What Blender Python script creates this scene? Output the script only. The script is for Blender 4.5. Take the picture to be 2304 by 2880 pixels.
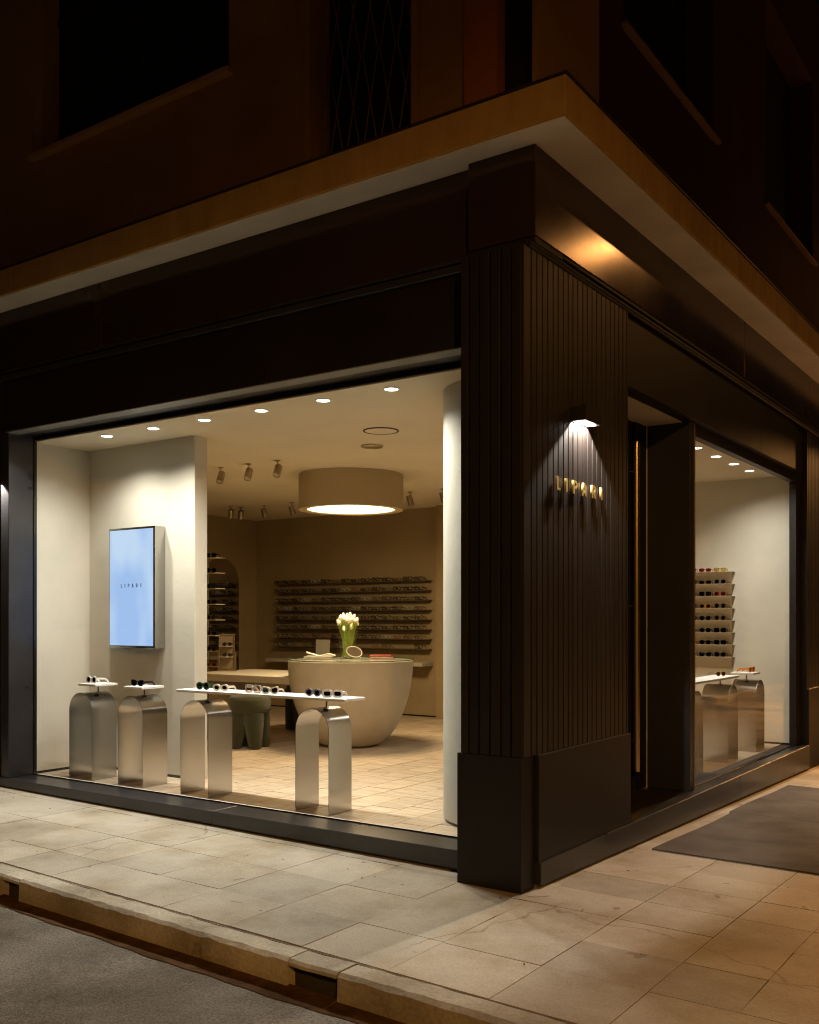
import bpy, bmesh, math, random
from mathutils import Vector, Matrix
random.seed(7)
R = math.radians
sc = bpy.context.scene
for o in list(bpy.data.objects): bpy.data.objects.remove(o)

# ------------------------------------------------------------------ camera
cam = bpy.data.objects.new('camera', bpy.data.cameras.new('camera'))
sc.collection.objects.link(cam); sc.camera = cam
cam.location = (2.5721, -4.7670, 1.5)
cam.rotation_euler = (R(90), 0, R(34.9))
cam.data.sensor_fit = 'HORIZONTAL'; cam.data.sensor_width = 36.0
cam.data.lens = 36.0 * 2766 / 2304
cam.data.shift_y = (1741 - 1440) / 2304.0
cam.data.clip_start = 0.05; cam.data.clip_end = 500
# ------------------------------------------------------------------ world: night sky
w = bpy.data.worlds.new('World'); sc.world = w; w.use_nodes = True
nt = w.node_tree; bg = nt.nodes['Background']
sky = nt.nodes.new('ShaderNodeTexSky'); sky.sky_type = 'NISHITA'; sky.sun_disc = False
sky.sun_elevation = R(2); sky.sun_rotation = R(140)
nt.links.new(sky.outputs[0], bg.inputs[0]); bg.inputs[1].default_value = 0.0011
sun = bpy.data.objects.new('moon', bpy.data.lights.new('moon', 'SUN'))
sc.collection.objects.link(sun); sun.data.energy = 0.002; sun.data.angle = R(0.5); sun.data.color = (1, .9, .75)
sun.rotation_euler = (R(50), 0, R(40))
# ------------------------------------------------------------------ exposure / sampling
vs = sc.view_settings; sc.display_settings.display_device = 'sRGB'
vs.view_transform = 'Standard'; vs.look = 'None'; vs.gamma = 1; vs.exposure = 0; vs.use_curve_mapping = False
cy = sc.cycles
cy.use_denoising = True; cy.filter_width = 1.15; cy.use_adaptive_sampling = True; cy.adaptive_threshold = .02; cy.max_bounces = 9; cy.diffuse_bounces = 5; cy.glossy_bounces = 4
cy.transmission_bounces = 6; cy.transparent_max_bounces = 16; cy.sample_clamp_indirect = 4.0
cy.caustics_reflective = False; cy.caustics_refractive = False
# lamp powers and colours
WARMWHITE = (1.0, .975, .895); AMBER = (1.0, .74, .42); SODIUM = (1.0, .45, .125)
P_DOWN, P_DOWN_R, P_PENDANT, P_WALL = 118.0, 76.0, 92.0, 52.0
P_STREET_KEY, P_STREET_SIDE, P_STREET_FRONT = 5000.0, 330.0, 3100.0

# ================================================================== helpers
COL = sc.collection
class MB:
    def __init__(s): s.v = []; s.f = []; s.m = []
    def add(s, vs, fs, mi=0):
        b = len(s.v); s.v += [tuple(p) for p in vs]
        for f in fs: s.f.append(tuple(i + b for i in f)); s.m.append(mi)
        return s
    def box(s, x0, x1, y0, y1, z0, z1, mi=0):
        return s.add([(x0,y0,z0),(x1,y0,z0),(x1,y1,z0),(x0,y1,z0),(x0,y0,z1),(x1,y0,z1),(x1,y1,z1),(x0,y1,z1)],
                     [(0,3,2,1),(4,5,6,7),(0,1,5,4),(1,2,6,5),(2,3,7,6),(3,0,4,7)], mi)
    def prism(s, poly, a, b, axis='y', mi=0):
        # poly: 2D points; extruded from a to b along the axis
        f = {'x': lambda p, t: (t, p[0], p[1]), 'y': lambda p, t: (p[0], t, p[1]), 'z': lambda p, t: (p[0], p[1], t)}[axis]
        n = len(poly); vs = [f(p, a) for p in poly] + [f(p, b) for p in poly]
        fs = [tuple(range(n))[::-1], tuple(range(n, 2*n))] + [(i, (i+1) % n, n + (i+1) % n, n + i) for i in range(n)]
        return s.add(vs, fs, mi)
    def lathe(s, prof, c=(0, 0), n=32, mi=0, caps=True):
        vs = []; fs = []; k = len(prof)
        for i in range(n):
            a = 2*math.pi*i/n
            for r, z in prof: vs.append((c[0] + r*math.cos(a), c[1] + r*math.sin(a), z))
        for i in range(n):
            j = (i+1) % n
            for q in range(k-1): fs.append((i*k+q, j*k+q, j*k+q+1, i*k+q+1))
        if caps:
            if prof[0][0] > 1e-6: fs.append(tuple(i*k for i in range(n))[::-1])
            if prof[-1][0] > 1e-6: fs.append(tuple(i*k+k-1 for i in range(n)))
        return s.add(vs, fs, mi)
    def tube(s, pts, r, n=8, mi=0, r2=None, flat=None):
        # flat=(w,h): rectangular cross-section
        pts = [Vector(p) for p in pts]; vs = []; fs = []; m = len(pts)
        for i, p in enumerate(pts):
            t = (pts[min(i+1, m-1)] - pts[max(i-1, 0)]).normalized()
            up = Vector((0, 0, 1)) if abs(t.z) < .95 else Vector((1, 0, 0))
            sx = t.cross(up).normalized(); sy = sx.cross(t).normalized()
            rr = r if r2 is None else r + (r2 - r)*i/(m-1)
            if flat:
                cc = [(-.5,-.5),(.5,-.5),(.5,.5),(-.5,.5)]
                for a, b in cc: vs.append(p + sx*a*flat[0] + sy*b*flat[1])
            else:
                for k in range(n):
                    a = 2*math.pi*k/n; vs.append(p + sx*rr*math.cos(a) + sy*rr*math.sin(a))
        if flat: n = 4
        for i in range(m-1):
            for k in range(n): fs.append((i*n+k, i*n+(k+1) % n, (i+1)*n+(k+1) % n, (i+1)*n+k))
        fs.append(tuple(range(n))[::-1]); fs.append(tuple((m-1)*n+k for k in range(n)))
        return s.add(vs, fs, mi)
    def mesh(s, name, mats, smooth=None):
        me = bpy.data.meshes.new(name); me.from_pydata(s.v, [], s.f)
        for m in (mats if isinstance(mats, (list, tuple)) else [mats]): me.materials.append(m)
        me.polygons.foreach_set('material_index', s.m)
        bm = bmesh.new(); bm.from_mesh(me); bmesh.ops.recalc_face_normals(bm, faces=bm.faces); bm.to_mesh(me); bm.free()
        if smooth is not None:
            me.polygons.foreach_set('use_smooth', [True]*len(me.polygons)); me.set_sharp_from_angle(angle=R(smooth))
        me.update(); return me
    def obj(s, name, mats, parent=None, smooth=None, bevel=0, seg=2):
        return put(name, s.mesh(name, mats, smooth), parent, bevel=bevel, seg=seg)
def put(name, me, parent=None, loc=None, rot=None, bevel=0, seg=2):
    o = bpy.data.objects.new(name, me); COL.objects.link(o)
    if parent is not None:
        o.parent = parent
        if loc is None and not parent.get('_local'):
            o.matrix_parent_inverse = WM(parent).inverted()
    if loc is not None: o.location = loc
    if rot is not None: o.rotation_euler = rot
    if bevel:
        b = o.modifiers.new('bevel', 'BEVEL'); b.width = bevel; b.segments = seg; b.limit_method = 'ANGLE'; b.angle_limit = R(40)
    return o
def WM(o):
    m = Matrix.LocRotScale(o.location, o.rotation_euler, o.scale)
    if o.parent is not None: m = WM(o.parent) @ o.matrix_parent_inverse @ m
    return m
def tag(o, label=None, cat=None, group=None, kind=None):
    for k, v in (('label', label), ('category', cat), ('group', group), ('kind', kind)):
        if v: o[k] = v
    return o
def thing(name, label, cat, loc=(0, 0, 0), rz=0, group=None, local=False):
    o = bpy.data.objects.new(name, None); COL.objects.link(o); o.location = loc; o.rotation_euler = (0, 0, rz)
    o.empty_display_size = .1
    if local: o['_local'] = 1
    return tag(o, label, cat, group)
def copy_tree(o, parent=None):
    c = o.copy(); COL.objects.link(c)
    if parent is not None: c.parent = parent
    for ch in [x for x in bpy.data.objects if x.parent == o]: copy_tree(ch, c)
    return c
def light(name, kind, loc, power, color, parent=None, rot=(0, 0, 0), size=.04, spot=None, blend=.5):
    l = bpy.data.lights.new(name, kind); l.energy = power; l.color = color
    if kind == 'AREA': l.shape = 'DISK'; l.size = size
    else: l.shadow_soft_size = size
    if kind == 'SPOT': l.spot_size = spot; l.spot_blend = blend
    o = bpy.data.objects.new(name, l); COL.objects.link(o)
    o.location = loc; o.rotation_euler = rot
    if parent is not None:
        o.parent = parent
        if not parent.get('_local'): o.matrix_parent_inverse = WM(parent).inverted()
    return o
def gz(x, y): return -.010*x - .020*max(0.0, y)          # fall of the pavement
def ordn(i): return ['first','second','third','fourth','fifth','sixth','seventh','eighth','ninth','tenth','eleventh','twelfth','thirteenth','fourteenth','fifteenth','sixteenth','seventeenth'][i]

# ------------------------------------------------------------------ materials
def mat(name, col, rough=.6, metal=0., var=.12, scale=3., detail=6, bump=0., bscale=60., stretch=(1, 1, 1), coat=0., spec=.5,
        rnd=0., col2=None, rvar=0., world=False, aniso=0., sheen=0.):
    m = bpy.data.materials.new(name); m.use_nodes = True; t = m.node_tree; N = t.nodes; L = t.links; p = N['Principled BSDF']
    p.inputs['Roughness'].default_value = rough; p.inputs['Metallic'].default_value = metal
    p.inputs['Coat Weight'].default_value = coat; p.inputs['Coat Roughness'].default_value = .12
    p.inputs['Specular IOR Level'].default_value = spec; p.inputs['Sheen Weight'].default_value = sheen
    p.inputs['Anisotropic'].default_value = aniso
    if world: src = N.new('ShaderNodeNewGeometry').outputs['Position']
    else: src = N.new('ShaderNodeTexCoord').outputs['Object']
    mp = N.new('ShaderNodeMapping'); mp.inputs['Scale'].default_value = stretch; L.new(src, mp.inputs['Vector'])
    oi = N.new('ShaderNodeObjectInfo')
    if not world:
        vm = N.new('ShaderNodeVectorMath'); vm.operation = 'MULTIPLY_ADD'; vm.inputs[1].default_value = (37, 53, 71)
        L.new(oi.outputs['Random'], vm.inputs[0]); L.new(mp.outputs[0], vm.inputs[2]); vec = vm.outputs[0]
    else: vec = mp.outputs[0]
    n = N.new('ShaderNodeTexNoise'); n.inputs['Scale'].default_value = scale; n.inputs['Detail'].default_value = detail; n.inputs['Roughness'].default_value = .6
    L.new(vec, n.inputs['Vector'])
    mr = N.new('ShaderNodeMapRange'); mr.inputs[1].default_value = .3; mr.inputs[2].default_value = .7
    L.new(n.outputs['Fac'], mr.inputs[0])
    mx = N.new('ShaderNodeMix'); mx.data_type = 'RGBA'
    c2 = col2 or tuple(max(0, c*(1-var)) for c in col); c1 = col if col2 else tuple(min(1, c*(1+var)) for c in col)
    mx.inputs['A'].default_value = (*c2, 1); mx.inputs['B'].default_value = (*c1, 1); L.new(mr.outputs[0], mx.inputs['Factor'])
    out = mx.outputs['Result']
    if rnd:
        hs = N.new('ShaderNodeHueSaturation'); ma = N.new('ShaderNodeMapRange')
        ma.inputs[3].default_value = 1-rnd; ma.inputs[4].default_value = 1+rnd
        L.new(oi.outputs['Random'], ma.inputs[0]); L.new(ma.outputs[0], hs.inputs['Value']); L.new(out, hs.inputs['Color']); out = hs.outputs[0]
    L.new(out, p.inputs['Base Color'])
    if rvar:
        ra = N.new('ShaderNodeMapRange'); ra.inputs[3].default_value = rough-rvar; ra.inputs[4].default_value = rough+rvar
        L.new(n.outputs['Fac'], ra.inputs[0]); L.new(ra.outputs[0], p.inputs['Roughness'])
    if bump:
        n2 = N.new('ShaderNodeTexNoise'); n2.inputs['Scale'].default_value = bscale; n2.inputs['Detail'].default_value = 4; L.new(vec, n2.inputs['Vector'])
        b = N.new('ShaderNodeBump'); b.inputs['Strength'].default_value = bump; b.inputs['Distance'].default_value = .01
        L.new(n2.outputs['Fac'], b.inputs['Height']); L.new(b.outputs[0], p.inputs['Normal'])
    m['_p'] = 1
    return m
def emit(name, col, s):
    m = bpy.data.materials.new(name); m.use_nodes = True; t = m.node_tree; t.nodes.clear()
    e = t.nodes.new('ShaderNodeEmission'); e.inputs[0].default_value = (*col, 1); e.inputs[1].default_value = s
    o = t.nodes.new('ShaderNodeOutputMaterial'); t.links.new(e.outputs[0], o.inputs[0]); return m
def glass(name, tint=(1, 1, 1), refl=1.0, base=.02):
    m = bpy.data.materials.new(name); m.use_nodes = True; t = m.node_tree; N = t.nodes; L = t.links; N.clear()
    tr = N.new('ShaderNodeBsdfTransparent'); tr.inputs[0].default_value = (*tint, 1)
    gl = N.new('ShaderNodeBsdfGlossy'); gl.inputs['Roughness'].default_value = .01
    lw = N.new('ShaderNodeLayerWeight'); lw.inputs[0].default_value = .5
    pw = N.new('ShaderNodeMath'); pw.operation = 'POWER'; pw.inputs[1].default_value = 4.5; L.new(lw.outputs['Facing'], pw.inputs[0])
    ma = N.new('ShaderNodeMath'); ma.operation = 'MULTIPLY_ADD'; ma.inputs[1].default_value = .55*refl; ma.inputs[2].default_value = base; L.new(pw.outputs[0], ma.inputs[0])
    mx = N.new('ShaderNodeMixShader'); L.new(ma.outputs[0], mx.inputs[0]); L.new(tr.outputs[0], mx.inputs[1]); L.new(gl.outputs[0], mx.inputs[2])
    o = N.new('ShaderNodeOutputMaterial'); L.new(mx.outputs[0], o.inputs[0]); return m
def crack_layer(m, scale=.55, width=.006, dark=.35, stain=(.75, .7, .6), grain=None, amp=.10, gum=0.):
    """adds wandering cracks, stains and grain to a ground material"""
    t = m.node_tree; N = t.nodes; L = t.links; p = N['Principled BSDF']
    g = N.new('ShaderNodeNewGeometry')
    nz = N.new('ShaderNodeTexNoise'); nz.inputs['Scale'].default_value = 2.2; nz.inputs['Detail'].default_value = 5; L.new(g.outputs['Position'], nz.inputs['Vector'])
    va = N.new('ShaderNodeVectorMath'); va.operation = 'MULTIPLY_ADD'; va.inputs[1].default_value = (.5, .5, 0); L.new(nz.outputs['Color'], va.inputs[0]); L.new(g.outputs['Position'], va.inputs[2])
    vo = N.new('ShaderNodeTexVoronoi'); vo.voronoi_dimensions = '2D'; vo.feature = 'DISTANCE_TO_EDGE'; vo.inputs['Scale'].default_value = scale; L.new(va.outputs[0], vo.inputs['Vector'])
    lt = N.new('ShaderNodeMapRange'); lt.inputs[1].default_value = 0; lt.inputs[2].default_value = width; lt.inputs[3].default_value = 1; lt.inputs[4].default_value = 0; L.new(vo.outputs['Distance'], lt.inputs[0])
    nm = N.new('ShaderNodeTexNoise'); nm.inputs['Scale'].default_value = .9; L.new(g.outputs['Position'], nm.inputs['Vector'])
    mk = N.new('ShaderNodeMapRange'); mk.inputs[1].default_value = .46; mk.inputs[2].default_value = .56; L.new(nm.outputs['Fac'], mk.inputs[0])
    mu = N.new('ShaderNodeMath'); mu.operation = 'MULTIPLY'; L.new(lt.outputs[0], mu.inputs[0]); L.new(mk.outputs[0], mu.inputs[1])
    src = p.inputs['Base Color'].links[0].from_socket
    # stains
    ns = N.new('ShaderNodeTexNoise'); ns.inputs['Scale'].default_value = 1.3; ns.inputs['Detail'].default_value = 7; ns.inputs['Roughness'].default_value = .62; L.new(g.outputs['Position'], ns.inputs['Vector'])
    ms = N.new('ShaderNodeMapRange'); ms.inputs[1].default_value = .42; ms.inputs[2].default_value = .66; L.new(ns.outputs['Fac'], ms.inputs[0])
    m1 = N.new('ShaderNodeMix'); m1.data_type = 'RGBA'; m1.blend_type = 'MULTIPLY'; m1.inputs['B'].default_value = (*stain, 1); L.new(ms.outputs[0], m1.inputs['Factor']); L.new(src, m1.inputs['A'])
    out = m1.outputs['Result']
    if grain:
        ng = N.new('ShaderNodeTexNoise'); ng.inputs['Scale'].default_value = grain; ng.inputs['Detail'].default_value = 3; L.new(g.outputs['Position'], ng.inputs['Vector'])
        mg = N.new('ShaderNodeMapRange'); mg.inputs[1].default_value = .35; mg.inputs[2].default_value = .65; mg.inputs[3].default_value = 1-amp; mg.inputs[4].default_value = 1+amp; L.new(ng.outputs['Fac'], mg.inputs[0])
        m3 = N.new('ShaderNodeVectorMath'); m3.operation = 'SCALE'; L.new(out, m3.inputs[0]); L.new(mg.outputs[0], m3.inputs['Scale']); out = m3.outputs[0]
    if gum:      # old chewing gum and drip marks
        vg = N.new('ShaderNodeTexVoronoi'); vg.voronoi_dimensions = '2D'; vg.inputs['Scale'].default_value = gum; L.new(va.outputs[0], vg.inputs['Vector'])
        sp = N.new('ShaderNodeSeparateColor'); L.new(vg.outputs['Color'], sp.inputs[0])
        rad = N.new('ShaderNodeMapRange'); rad.inputs[1].default_value = .55; rad.inputs[2].default_value = 1; rad.inputs[3].default_value = 0; rad.inputs[4].default_value = .085; L.new(sp.outputs[0], rad.inputs[0])
        df = N.new('ShaderNodeMath'); df.operation = 'SUBTRACT'; L.new(rad.outputs[0], df.inputs[0]); L.new(vg.outputs['Distance'], df.inputs[1])
        sm = N.new('ShaderNodeMapRange'); sm.inputs[1].default_value = 0; sm.inputs[2].default_value = .02; sm.inputs[4].default_value = .8; L.new(df.outputs[0], sm.inputs[0])
        m4 = N.new('ShaderNodeMix'); m4.data_type = 'RGBA'; m4.blend_type = 'MULTIPLY'; m4.inputs['B'].default_value = (.52, .49, .45, 1); L.new(sm.outputs[0], m4.inputs['Factor']); L.new(out, m4.inputs['A']); out = m4.outputs['Result']
    m2 = N.new('ShaderNodeMix'); m2.data_type = 'RGBA'; m2.blend_type = 'MULTIPLY'; m2.inputs['B'].default_value = (dark, dark*.9, dark*.8, 1)
    L.new(mu.outputs[0], m2.inputs['Factor']); L.new(out, m2.inputs['A']); L.new(m2.outputs['Result'], p.inputs['Base Color'])
    return m

M = {}
M['dark'] = mat('dark_brown_metal', (.018, .0142, .013), .46, spec=.3, var=.18, scale=1.6, rvar=.08, bump=.04, bscale=180, world=True)
M['fascia'] = mat('fascia_metal', (.080, .048, .032), .16, metal=.55, var=.12, scale=1.1, rvar=.07, bump=.03, bscale=2.2, world=True)
M['slat'] = mat('slat_metal', (.021, .0165, .015), .42, spec=.35, var=.10, scale=4, rnd=.22, rvar=.07, bump=.05, bscale=120)
M['plinth'] = mat('plinth_metal', (.062, .062, .068), .30, metal=.5, var=.22, scale=2.0, rvar=.10, bump=.05, bscale=60, stretch=(1, 1, 1), world=True)
M['plaster'] = mat('cream_plaster', (.62, .59, .505), .85, var=.09, scale=1.5, bump=.16, bscale=22, world=True, spec=.2)
M['ceiling'] = mat('ceiling_plaster', (.74, .66, .50), .9, var=.05, scale=1.2, bump=.08, bscale=20, world=True, spec=.2)
M['backwall'] = mat('sand_plaster', (.36, .27, .145), .88, var=.09, scale=1.4, bump=.1, bscale=22, world=True, spec=.2)
M['jamb'] = mat('blue_grey_metal', (.040, .040, .046), .42, metal=.2, var=.10, scale=1.3, rvar=.08, world=True)
M['bouncelit'] = mat('bounce_lit_metal', (.20, .20, .19), .5, var=.06, world=True)  # lintel underside made paler; bounce light is put into its colour
M['steel'] = mat('brushed_steel', (.47, .455, .43), .21, metal=1, var=.10, scale=60, detail=3, stretch=(40, 40, .6), rvar=.08, bump=.03, bscale=30, aniso=.5)
M['steel_rod'] = mat('dark_steel', (.18, .17, .16), .35, metal=1, var=.05)
M['stone'] = mat('white_stone', (.80, .79, .76), .55, var=.05, scale=9, bump=.15, bscale=90)
M['tile'] = mat('travertine_tile', (.63, .525, .39), .55, scale=5, detail=9, stretch=(.7, 9, 1), col2=(.34, .235, .14), rnd=.10, bump=.35, bscale=9, rvar=.1)
M['grout'] = mat('grout', (.07, .045, .028), .9, var=.2, scale=8, world=True)
M['paving'] = crack_layer(mat('paving_stone', (.50, .455, .375), .72, var=.10, scale=1.6, detail=8, rnd=.12, bump=.22, bscale=70, rvar=.1, spec=.35), .45, .005, .62, (.66, .585, .475), 90, .09, 2.6)
M['kerb'] = crack_layer(mat('kerb_stone', (.52, .475, .385), .8, var=.2, scale=4, detail=8, rnd=.08, bump=.5, bscale=40, spec=.3), .9, .010, .45, (.55, .5, .42), 60)
M['joint'] = mat('joint_dirt', (.19, .15, .105), .95, var=.3, scale=20, world=True, spec=.1)
M['throat'] = mat('dark_outlet', (.05, .04, .03), .9, var=.3, scale=12)  # plain dark brown inside the kerb outlets
M['pavjoint'] = mat('paving_joint', (.36, .31, .24), .95, var=.3, scale=7, detail=4, world=True, spec=.1, col2=(.14, .11, .08))
M['asphalt'] = crack_layer(mat('asphalt', (.26, .232, .195), .85, var=.25, scale=3, detail=9, bump=.8, bscale=130, world=True, spec=.3), .30, .010, .35, (.58, .54, .48), 85, .30)
M['gutter'] = mat('gutter_dirt', (.11, .060, .028), .95, var=.45, scale=9, bump=.9, bscale=35, world=True, spec=.1)
M['ochre'] = mat('ochre_render', (.46, .29, .09), .85, var=.16, scale=2.5, stretch=(2.5, 2.5, .7), bump=.25, bscale=45, world=True, spec=.2)
M['soffit'] = mat('soffit_render', (.80, .74, .63), .9, var=.10, scale=2.0, bump=.3, bscale=50, world=True, spec=.2)
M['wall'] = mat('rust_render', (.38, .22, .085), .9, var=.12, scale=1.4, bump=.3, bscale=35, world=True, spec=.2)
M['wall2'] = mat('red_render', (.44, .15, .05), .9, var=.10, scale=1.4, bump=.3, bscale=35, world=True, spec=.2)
M['wallside'] = mat('shaded_render', (.075, .036, .018), .9, var=.12, scale=1.4, bump=.3, bscale=35, world=True, spec=.2)  # wall render darkened for the side facade; its shade is put into the colour
M['sillpale'] = mat('pale_sill', (.55, .33, .15), .8, var=.12, scale=4, world=True, bump=.2)
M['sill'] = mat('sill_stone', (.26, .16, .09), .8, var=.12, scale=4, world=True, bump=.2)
M['shutter'] = mat('dark_shutter', (.010, .009, .008), .7, var=.2, scale=5)
M['rust'] = mat('rusty_iron', (.22, .12, .06), .7, var=.3)
M['iron'] = mat('wrought_iron', (.05, .035, .028), .5, metal=.5, var=.2)
M['brass'] = mat('brass', (.78, .56, .20), .42, metal=.7, var=.02, scale=4)
M['bronze'] = mat('bronze_tube', (.80, .62, .42), .25, metal=1, var=.01, scale=2)
M['glass'] = glass('shop_glass', (.985, .985, .965), .7, .012)
M['vase'] = glass('vase_glass', (.97, .99, .96), .7, .03)
M['topglass'] = glass('desk_glass', (.97, .985, .97), .9, .04)
M['edge'] = mat('glass_edge', (.03, .11, .085), .12, var=.02)
M['desk'] = mat('desk_plaster', (.52, .465, .365), .82, var=.09, scale=3.2, bump=.22, bscale=30, spec=.25)
M['slabdesk'] = mat('desk_slab', (.50, .45, .36), .6, var=.06, scale=4, bump=.08)
M['green'] = mat('green_boucle', (.050, .052, .021), .95, var=.25, scale=55, bump=1.0, bscale=190, spec=.1, sheen=.3)
M['fabric'] = mat('lamp_fabric', (.47, .375, .23), .9, var=.06, scale=60, bump=.2, bscale=300, spec=.1)
M['nickel'] = mat('brushed_nickel', (.42, .34, .24), .35, metal=1, var=.08)
M['lens_off'] = mat('frosted_lens', (.55, .48, .36), .5, var=.03)
M['white'] = mat('white_paint', (.8, .79, .76), .5, var=.03)
M['mirror'] = mat('mirror', (.62, .60, .55), .02, metal=1, var=.01)
M['black'] = mat('black_acetate', (.008, .008, .010), .22, var=.1)
M['mat'] = mat('coir_mat', (.060, .045, .034), .95, var=.4, scale=120, bump=1, bscale=260, spec=.1)
M['rubber'] = mat('ribbed_mat', (.155, .138, .122), .95, var=.28, scale=2.2, detail=8, world=True, bump=.1, bscale=40, spec=.08)
M['red'] = mat('red_cloth', (.24, .004, .010), .6, var=.1)
M['paper'] = mat('paper', (.76, .73, .66), .7, var=.04)
M['grey'] = mat('grey_card', (.38, .37, .35), .4, var=.25, scale=12)
M['petal'] = mat('tulip_petal', (.86, .80, .66), .5, var=.05, scale=30, rnd=.06, spec=.3)
M['leaf'] = mat('tulip_leaf', (.27, .38, .035), .5, var=.3, scale=22, rnd=.25)
M['shelf'] = mat('shelf_metal', (.50, .42, .30), .5, var=.05)
M['shelfdark'] = mat('bronze_shelf', (.19, .14, .085), .5, var=.08)
M['led'] = emit('led_disc', (1, .95, .85), 14)
M['led_hot'] = emit('led_hot', (1, .96, .88), 45)
M['glow'] = emit('pendant_diffuser', (1, .80, .45), 3.2)
M['glow2'] = emit('pendant_core', (1, .88, .62), 7.0)
M['sodium'] = emit('street_lens', SODIUM, 25)
M['ink'] = mat('screen_ink', (.012, .020, .045), .5, var=.02)
# the lit screen: a picture of soft blue cloud bands, brighter in the middle
m = bpy.data.materials.new('lit_screen'); m.use_nodes = True; t = m.node_tree; t.nodes.clear(); N = t.nodes; L = t.links
tc = N.new('ShaderNodeTexCoord'); mp = N.new('ShaderNodeMapping'); mp.inputs['Scale'].default_value = (2.2, 1, 1.1); L.new(tc.outputs['Object'], mp.inputs[0])
nz = N.new('ShaderNodeTexNoise'); nz.inputs['Scale'].default_value = 1.6; nz.inputs['Detail'].default_value = 1; L.new(mp.outputs[0], nz.inputs['Vector'])
cr = N.new('ShaderNodeValToRGB'); cr.color_ramp.elements[0].position = .35; cr.color_ramp.elements[0].color = (.38, .57, .95, 1); cr.color_ramp.elements[1].position = .65; cr.color_ramp.elements[1].color = (.58, .75, 1.0, 1)
L.new(nz.outputs['Fac'], cr.inputs[0]); e = N.new('ShaderNodeEmission'); e.inputs[1].default_value = .98; L.new(cr.outputs[0], e.inputs[0])
o = N.new('ShaderNodeOutputMaterial'); L.new(e.outputs[0], o.inputs[0]); M['screen'] = m
# travertine pits on the white stone
t = M['stone'].node_tree; N = t.nodes; L = t.links; p = N['Principled BSDF']; src = p.inputs['Base Color'].links[0].from_socket
tc = N.new('ShaderNodeTexCoord'); mp = N.new('ShaderNodeMapping'); mp.inputs['Scale'].default_value = (1, 1, 2.2); L.new(tc.outputs['Object'], mp.inputs[0])
nz = N.new('ShaderNodeTexNoise'); nz.inputs['Scale'].default_value = 55; nz.inputs['Detail'].default_value = 3; L.new(mp.outputs[0], nz.inputs['Vector'])
mr = N.new('ShaderNodeMapRange'); mr.inputs[1].default_value = .30; mr.inputs[2].default_value = .37; mr.inputs[3].default_value = .35; mr.inputs[4].default_value = 1; L.new(nz.outputs['Fac'], mr.inputs[0])
sv = N.new('ShaderNodeVectorMath'); sv.operation = 'SCALE'; L.new(src, sv.inputs[0]); L.new(mr.outputs[0], sv.inputs['Scale']); L.new(sv.outputs[0], p.inputs['Base Color'])
# fine ribs on the rubber mats
t = M['rubber'].node_tree; N = t.nodes; L = t.links; p = N['Principled BSDF']
g = N.new('ShaderNodeNewGeometry'); wv = N.new('ShaderNodeTexWave'); wv.wave_type = 'BANDS'; wv.bands_direction = 'X'; wv.inputs['Scale'].default_value = 26; L.new(g.outputs['Position'], wv.inputs['Vector'])
bp = N.new('ShaderNodeBump'); bp.inputs['Strength'].default_value = .55; bp.inputs['Distance'].default_value = .004; L.new(wv.outputs['Fac'], bp.inputs['Height']); L.new(bp.outputs[0], p.inputs['Normal'])

# ================================================================== ground
def yk(x): return -1.385 - .026*x                       # inner line of the kerb
road = MB(); rz_ = lambda x, y: -.135 - .010*max(-12, min(6, x))
xs = [-120, -40, -12, -6, -3, 0, 3, 6, 40, 120]
for i in range(len(xs)-1):
    for ya, yb in ((-120, -20), (-20, -6), (-6, -1.2), (-1.2, 30), (30, 120)):
        road.add([(xs[i], ya, rz_(xs[i], ya)), (xs[i+1], ya, rz_(xs[i+1], ya)), (xs[i+1], yb, rz_(xs[i+1], yb)), (xs[i], yb, rz_(xs[i], yb))], [(0, 1, 2, 3)])
o = road.obj('road', M['asphalt']); tag(o, 'worn grey asphalt roadway beside the kerb', 'road', kind='structure')
# gutter strip of dirt between road and kerb
gt = MB(); n = 240
random.seed(3)
for i in range(n):
    x0, x1 = -12 + i*.065, -12 + (i+1)*.065
    def ed(x): return yk(x) - .15 - .10 + .008*math.sin(x*2.1) + .005*math.sin(x*7.7+1) + .004*math.sin(x*23)
    gt.add([(x0, ed(x0), rz_(x0, 0)+.004), (x1, ed(x1), rz_(x1, 0)+.004), (x1, yk(x1)-.13, rz_(x1, 0)+.020), (x0, yk(x0)-.13, rz_(x0, 0)+.020)], [(0, 1, 2, 3)])
tag(gt.obj('gutter', M['gutter']), 'strip of brown dirt in the gutter along the kerb', 'gutter', kind='structure')
# pavement bed (joints) and slabs
bed = MB()
for i in range(-13, 4):
    for (ya, yb) in ((None, 0.), (0., 3.), (3., 8.), (8., 30.)):
        x0, x1 = float(i), float(i+1)
        if i == 3: x1 = 3.2
        pts = []
        for x, y in ((x0, ya), (x1, ya), (x1, yb), (x0, yb)):
            yy = yk(x) if y is None else y
            pts.append((x, yy, gz(x, yy) - .004))
        bed.add(pts, [(0, 1, 2, 3)])
pav = bed.obj('pavement', M['pavjoint']); tag(pav, 'stone slab pavement around the shop corner', 'pavement', kind='structure')
def paving(x0, x1, y0, y1, follow=False):
    g = .0018; h = random.uniform(-.0012, .0012); q = MB(); c = []
    j = lambda: random.uniform(-.002, .002)
    for x, y in ((x0+g, y0+g), (x1-g, y0+g), (x1-g, y1-g), (x0+g, y1-g)):
        yy = yk(x) + .012 if (follow and y == y0+g) else y
        c.append((x + j(), yy + j(), gz(x, yy) + h + random.uniform(-.0006, .0006)))
    d = [(a, b, z-.03) for a, b, z in c]
    q.add(c + d, [(0, 1, 2, 3), (0, 4, 5, 1), (1, 5, 6, 2), (2, 6, 7, 3), (3, 7, 4, 0)])
    return q.obj('paving_slab', M['paving'], pav)
random.seed(11)
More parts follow.
